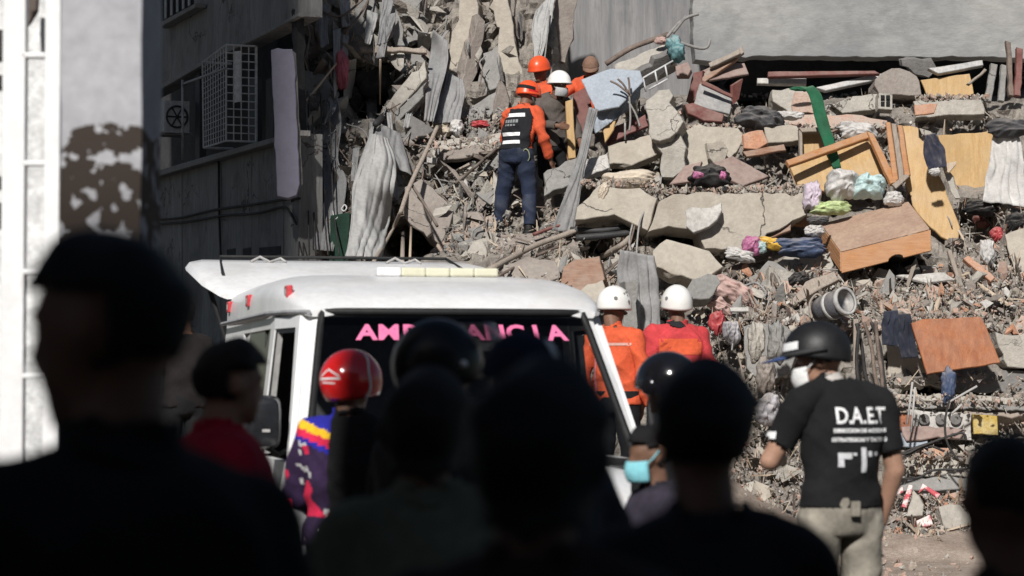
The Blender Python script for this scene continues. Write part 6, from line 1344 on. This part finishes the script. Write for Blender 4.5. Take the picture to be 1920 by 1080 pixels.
for k in range(5): back_patch(vs, (-.07 + .034 * k) * hh, (-.044 + .034 * k) * hh, 1.26 * hh, 1.295 * hh, gm, 'print_mark', 2, 1)
for k in range(4): back_patch(vs, (-.065 + .034 * k) * hh, (-.04 + .034 * k) * hh, 1.225 * hh, 1.245 * hh, gm, 'print_mark', 2, 1)
V, F = [], []; tube(V, F, [Vector((.17 + .035 * math.cos(a), -.1 - .02 * math.sin(a), .88 + .06 * math.sin(a))) for a in [2 * math.pi * i / 16 for i in range(17)]], .006, 5, False); mk('carabiner', V, F, fab('cord_olive', (.3, .33, .2), .1), R['root'])
# --- the group beside him
A = person('rescuer in a shiny red helmet behind the standing rescuer', P(1014, 420, 25.95) * 1.0, math.radians(150), None, .97, .014, skin_d, [TR, ('jacket', f_orange, 'long', .02, .006), BT], (hair_m, 'short'), headrot=(-20, 0, 0))
A['root'].location.z = P(1012, 110, 25.95).z - 1.765 * .97; V, F = dome(*HLM, -.15, back=-.4, lip=.012); on_head(A, 'helmet', V, F, h_orange)
B = person('masked man in a white helmet and dark clothes bending beside the rescuer', at(1036, 25.6), math.radians(210), dict(neck=(0, .06, 1.44), head=(0, .14, 1.57), elR=(.24, .1, 1.14), wrR=(.12, .32, 1.1), elL=(-.25, .08, 1.13), wrL=(-.18, .28, .95)), .97, .012, skin_d, [TR, ('jacket', f_brown, 'long', .02, .006), BT], None, headrot=(-12, 0, 8))
B['root'].location.z = P(1036, 138, 25.6).z - 1.71 * .97; V, F = dome(*HLM, .05, back=-.35, lip=.012); on_head(B, 'helmet', V, F, h_white); face_mask(B, fab('mask_grey', (.4, .4, .4), .1))
for s in (-1, 1):
    V, F = [], []; ell_vf(V, F, (s * .03, .083, .012), (.011, .006, .007)); on_head(B, 'eye', V, F, dwhite)
Cc = person('rescuer in a brown cap and orange jacket leaning behind the blue board', at(1109, 26.3), math.radians(176), dict(neck=(0, .08, 1.43), head=(0, .16, 1.55), elR=(.32, .12, 1.28), wrR=(.46, .3, 1.2), elL=(-.3, .12, 1.2), wrL=(-.2, .3, 1.1)), .98, .012, skin_d, [TR, ('jacket', f_orange, 'long', .022, .006), BT], (hair_m, 'short'), headrot=(-28, 0, 0))
Cc['root'].location.z = P(1107, 108, 26.3).z - 1.70 * .98; cap(Cc, cap_brown, 0, .07)
# --- two rescuers with white helmets behind the ambulance
W1 = person('rescuer in white vented helmet and bright orange jacket beside the windscreen', at(1156, 18.0, .48), math.radians(-28), dict(head=(-.035, .03, 1.635), neck=(-.02, -.01, 1.46)), 1.0, .011, skin_d, [TR, BT, ('jacket', f_orange, 'long', .024, .009)], (hair_m, 'short'), headrot=(-12, 0, -28), bulk=1.05)
climb_helmet(W1, h_white); back_patch(W1['kids']['jacket'], -.17, .17, 1.345, 1.365, fab('band_pale', (.6, .35, .3), .1), 'reflective_band', 10, 2)
for s in (-1,):
    me = W1['kids']['jacket']; back_patch(me, s * .12 - .012, s * .12 + .012, 1.0, 1.4, fab('brace_pink' + str(s), (.6, .2, .22), .1), 'brace', 2, 16)
W2 = person('rescuer in white helmet and red jacket with black collar beyond the ambulance', at(1270, 18.3, .48), math.radians(6), None, 1.01, .011, skin_d, [TR, BT, ('jacket', f_redor, 'long', .03, .011), ('hood_collar', f_dgrey, 'collar', .02, .002)], (hair_m, 'short'), headrot=(-4, 0, 8), bulk=1.1)
climb_helmet(W2, h_white); back_patch(W2['kids']['jacket'], -.16, .16, 1.28, 1.40, f_orange, 'back_yoke', 10, 4)
# --- red helmet and jacket in the flag colours
G = person('person in glossy red helmet and multicoloured jacket before the ambulance', at(655, 10.6), math.radians(-14), dict(elL=(-.27, .04, 1.14), wrL=(-.2, .22, 1.02)), .955, .013, skin_d, [TR, BT, ('jacket', f_black, 'long', .03, .007)], (hair_m, 'short'), headrot=(-4, 0, -30), bulk=1.12)
jk = G['kids']['jacket']; me = jk.data
for mm in (fab('flag_blue', (.02, .02, .3), .1), fab('flag_yellow', (.75, .45, .02), .1), fab('flag_red', (.6, .02, .07), .15), fab('jacket_purple', (.03, .015, .05), .4), fab('star_white', (.5, .5, .5), .2)): me.materials.append(mm)
mi = []
for q in me.polygons:
    c = q.center / G['H']; t = c.z + .35 * (c.x + .2); k = 0
    if c.x < -.05:
        if t > 1.475: k = 1
        elif t > 1.437: k = 2
        elif t > 1.40: k = 3
        elif t > 1.375: k = 1
        else: k = 4
        if k == 4 and noise.noise(Vector(c) * 22) > .42: k = 5
        if k == 4 and noise.noise(Vector(c) * 9 + Vector((4, 1, 1))) > .3: k = 3
    mi.append(k)
me.polygons.foreach_set('material_index', mi)
RH = (.134, .155, .145); V, F = dome(*RH, -.35, back=-.72, lip=.002, c=(0, 0, .02)); hb = on_head(G, 'helmet', V, F, h_red)
# white emblem: a peak drawn as bars, and a stripe at the rim
for (a0, e0, a1, e1, w) in ((150, 4, 175, 16, 3), (175, 16, 196, 2, 3), (148, 0, 200, -2, 3.5), (158, -9, 190, -8, 2.5)):
    on_head(G, 'emblem', *patch(*RH, 0, 0, 0, 0, 1.012, 8, 2, (0, 0, .02), lambda i, j, a0=a0, e0=e0, a1=a1, e1=e1, w=w: (a0 + (a1 - a0) * i, e0 + (e1 - e0) * i + w * (j - .5))), refl, hb)
on_head(G, 'side_stripe', *patch(*RH, 0, 0, 0, 0, 1.012, 2, 10, (0, 0, .02), lambda i, j: (228 + 5 * i - 6 * j, -28 + 42 * j)), refl, hb)
V, F = [], []; tube(V, F, [dpt(*RH, 92 + 3 * math.sin(e * .1), e, (0, 0, .02), 1.01) for e in range(-35, 61, 8)], .006, 6); on_head(G, 'rim_trim', V, F, refl, hb)
visor_m = M('visor_pale_gloss', (.5, .44, .45), (.56, .5, .5), rough=.15, bump=0, spec=.8, fine=.05); visor_m.node_tree.nodes['Principled BSDF'].inputs['Alpha'].default_value = .55  # pale colour imitates the bright gloss on the clear visor
# --- black helmet with raised visor
K = person('person in black helmet with raised clear visor before the windscreen', at(806, 7.1), math.radians(-62), None, .985, .016, skin_d, [TR, BT, ('jacket', f_black, 'long', .025, .006)], (hair_m, 'short'), bulk=1.1)
KH = (.118, .142, .142); V, F = dome(*KH, -.2, back=-.75, lip=.003, c=(0, 0, .02)); hb = on_head(K, 'helmet', V, F, h_black)
V, F = patch(*KH, -70, 70, 0, 0, 1.0, 14, 5, (0, .02, .03), lambda i, j: (-70 + 140 * i, 18 + 26 * j)); V = [v + Vector((0, .06, .02)) for v in V]
o = on_head(K, 'visor', V, F, visor_m, hb); m = o.modifiers.new('t', 'SOLIDIFY'); m.thickness = .004
V, F = [], []; ell_vf(V, F, dpt(*KH, 78, 2, (0, 0, .02), 1.0), (.012, .012, .012)); on_head(K, 'visor_screw', V, F, refl, hb)
# --- small black helmet near the right wing mirror
N = person('person in glossy black open helmet by the right wing mirror', at(1260, 10.0), math.radians(44), None, .95, .016, skin_m, [TR, BT, ('shirt', f_black, 'long', .02, .005)], (hair_m, 'short'), headrot=(0, 0, 14))
NH_ = (.125, .148, .138); V, F = dome(*NH_, -.1, back=-.62, lip=.004, c=(0, 0, .02)); hb = on_head(N, 'helmet', V, F, h_glossb)
V, F = [], []; ell_vf(V, F, dpt(*NH_, -78, -6, (0, 0, .02), 1.0), (.018, .04, .04)); on_head(N, 'ear_cup', V, F, h_glossb, hb)
# --- woman with a turquoise mask
Wm = person('short woman with a turquoise face mask and dark flowered top', at(1226, 9.0), math.radians(112), None, .80, .016, skin_d, [TR, BT, ('blouse', fab('blouse_flowered', (.035, .03, .045), .7, bsc=20), 'long', .02, .005)], (hair_m, 'full'), headrot=(-6, 0, 0)); face_mask(Wm, mask_c)
# --- man in the dark red jacket
Rj = person('short haired man in a dark red jacket left of the ambulance', at(418, 6.9), math.radians(-66), dict(elR=(.3, -.02, 1.14), wrR=(.28, .1, .92)), .965, .014, skin_m, [TR, BT, ('jacket', f_red, 'long', .03, .008), ('jacket_collar', f_red, 'collar', .022, .002)], (hair_b, 'full'), headrot=(-4, 0, 6), bulk=1.18)
# --- man far behind the ambulance
Fm = person('far off man in a dusty shirt at the rear corner of the ambulance', at(346, 19.0, .45), math.radians(20), None, 1.0, .02, skin_d, [TR, BT, ('shirt', fab('shirt_dusty', (.015, .012, .012), .2), 'long', .02, .005)], (hair_m, 'full'))
# --- dark onlookers close to the camera
def onlooker(label, px, Y, top, rz, shirt, hair=(hair_m, 'full'), skin=skin_d, pose=None, bulk=1.08, extra=0., headrot=(0, 0, 0)):
    p = P(px, top, Y); H = p.z / (1.772 + extra)
    return person(label, (p.x, Y, 0), math.radians(rz), pose, H, .018, skin, [TR, BT, ('shirt', shirt, 'long', .022, .006), ('shirt_collar', shirt, 'collar', .016, .002)], hair, headrot=headrot, bulk=bulk)
o1 = onlooker('big dark onlooker in a cap at the left edge', 215, 3.05, 405, 32, f_black, extra=.006, bulk=1.12, pose=dict(shR=(.2, -.02, 1.39), shL=(-.23, -.02, 1.39), elR=(.26, -.05, 1.12), elL=(-.3, -.05, 1.12)), headrot=(-6, 0, 44))
o2 = onlooker('onlooker with an olive shirt in the middle of the crowd', 796, 4.9, 690, 8, fab('shirt_olive_pale', (.13, .14, .1), .2), hair=(hair_b, 'long'))
o3 = onlooker('dark haired onlooker at the centre of the crowd', 1002, 3.05, 672, -10, fab('shirt_dark_maroon', (.03, .018, .018), .2), bulk=1.05, hair=(hair_m, 'long'))
o4 = onlooker('onlooker in a navy cap behind the centre of the crowd', 985, 5.6, 612, 30, fab('shirt_slate', (.04, .042, .05), .2), extra=.02); cap(o4, cap_navy, 30, .08); on_head(o4, 'cap_highlight', *patch(.096, .116, .116, 120, 160, 20, 50, 1.01, 4, 4, (0, -.006, .035)), refl)  # pale patch paints the highlight on the cap
o5 = onlooker('tall black haired onlooker in front of the small black helmet', 1320, 3.9, 670, 4, fab('shirt_charcoal', (.022, .022, .025), .2), pose=dict(elR=(.28, .12, 1.12), wrR=(.215, .32, 1.36)), bulk=.98)
o6 = onlooker('close cropped onlooker cut off by the right edge', 1893, 3.7, 796, 14, fab('shirt_umber', (.035, .028, .024), .2), (hair_b, 'short'), bulk=1.0)
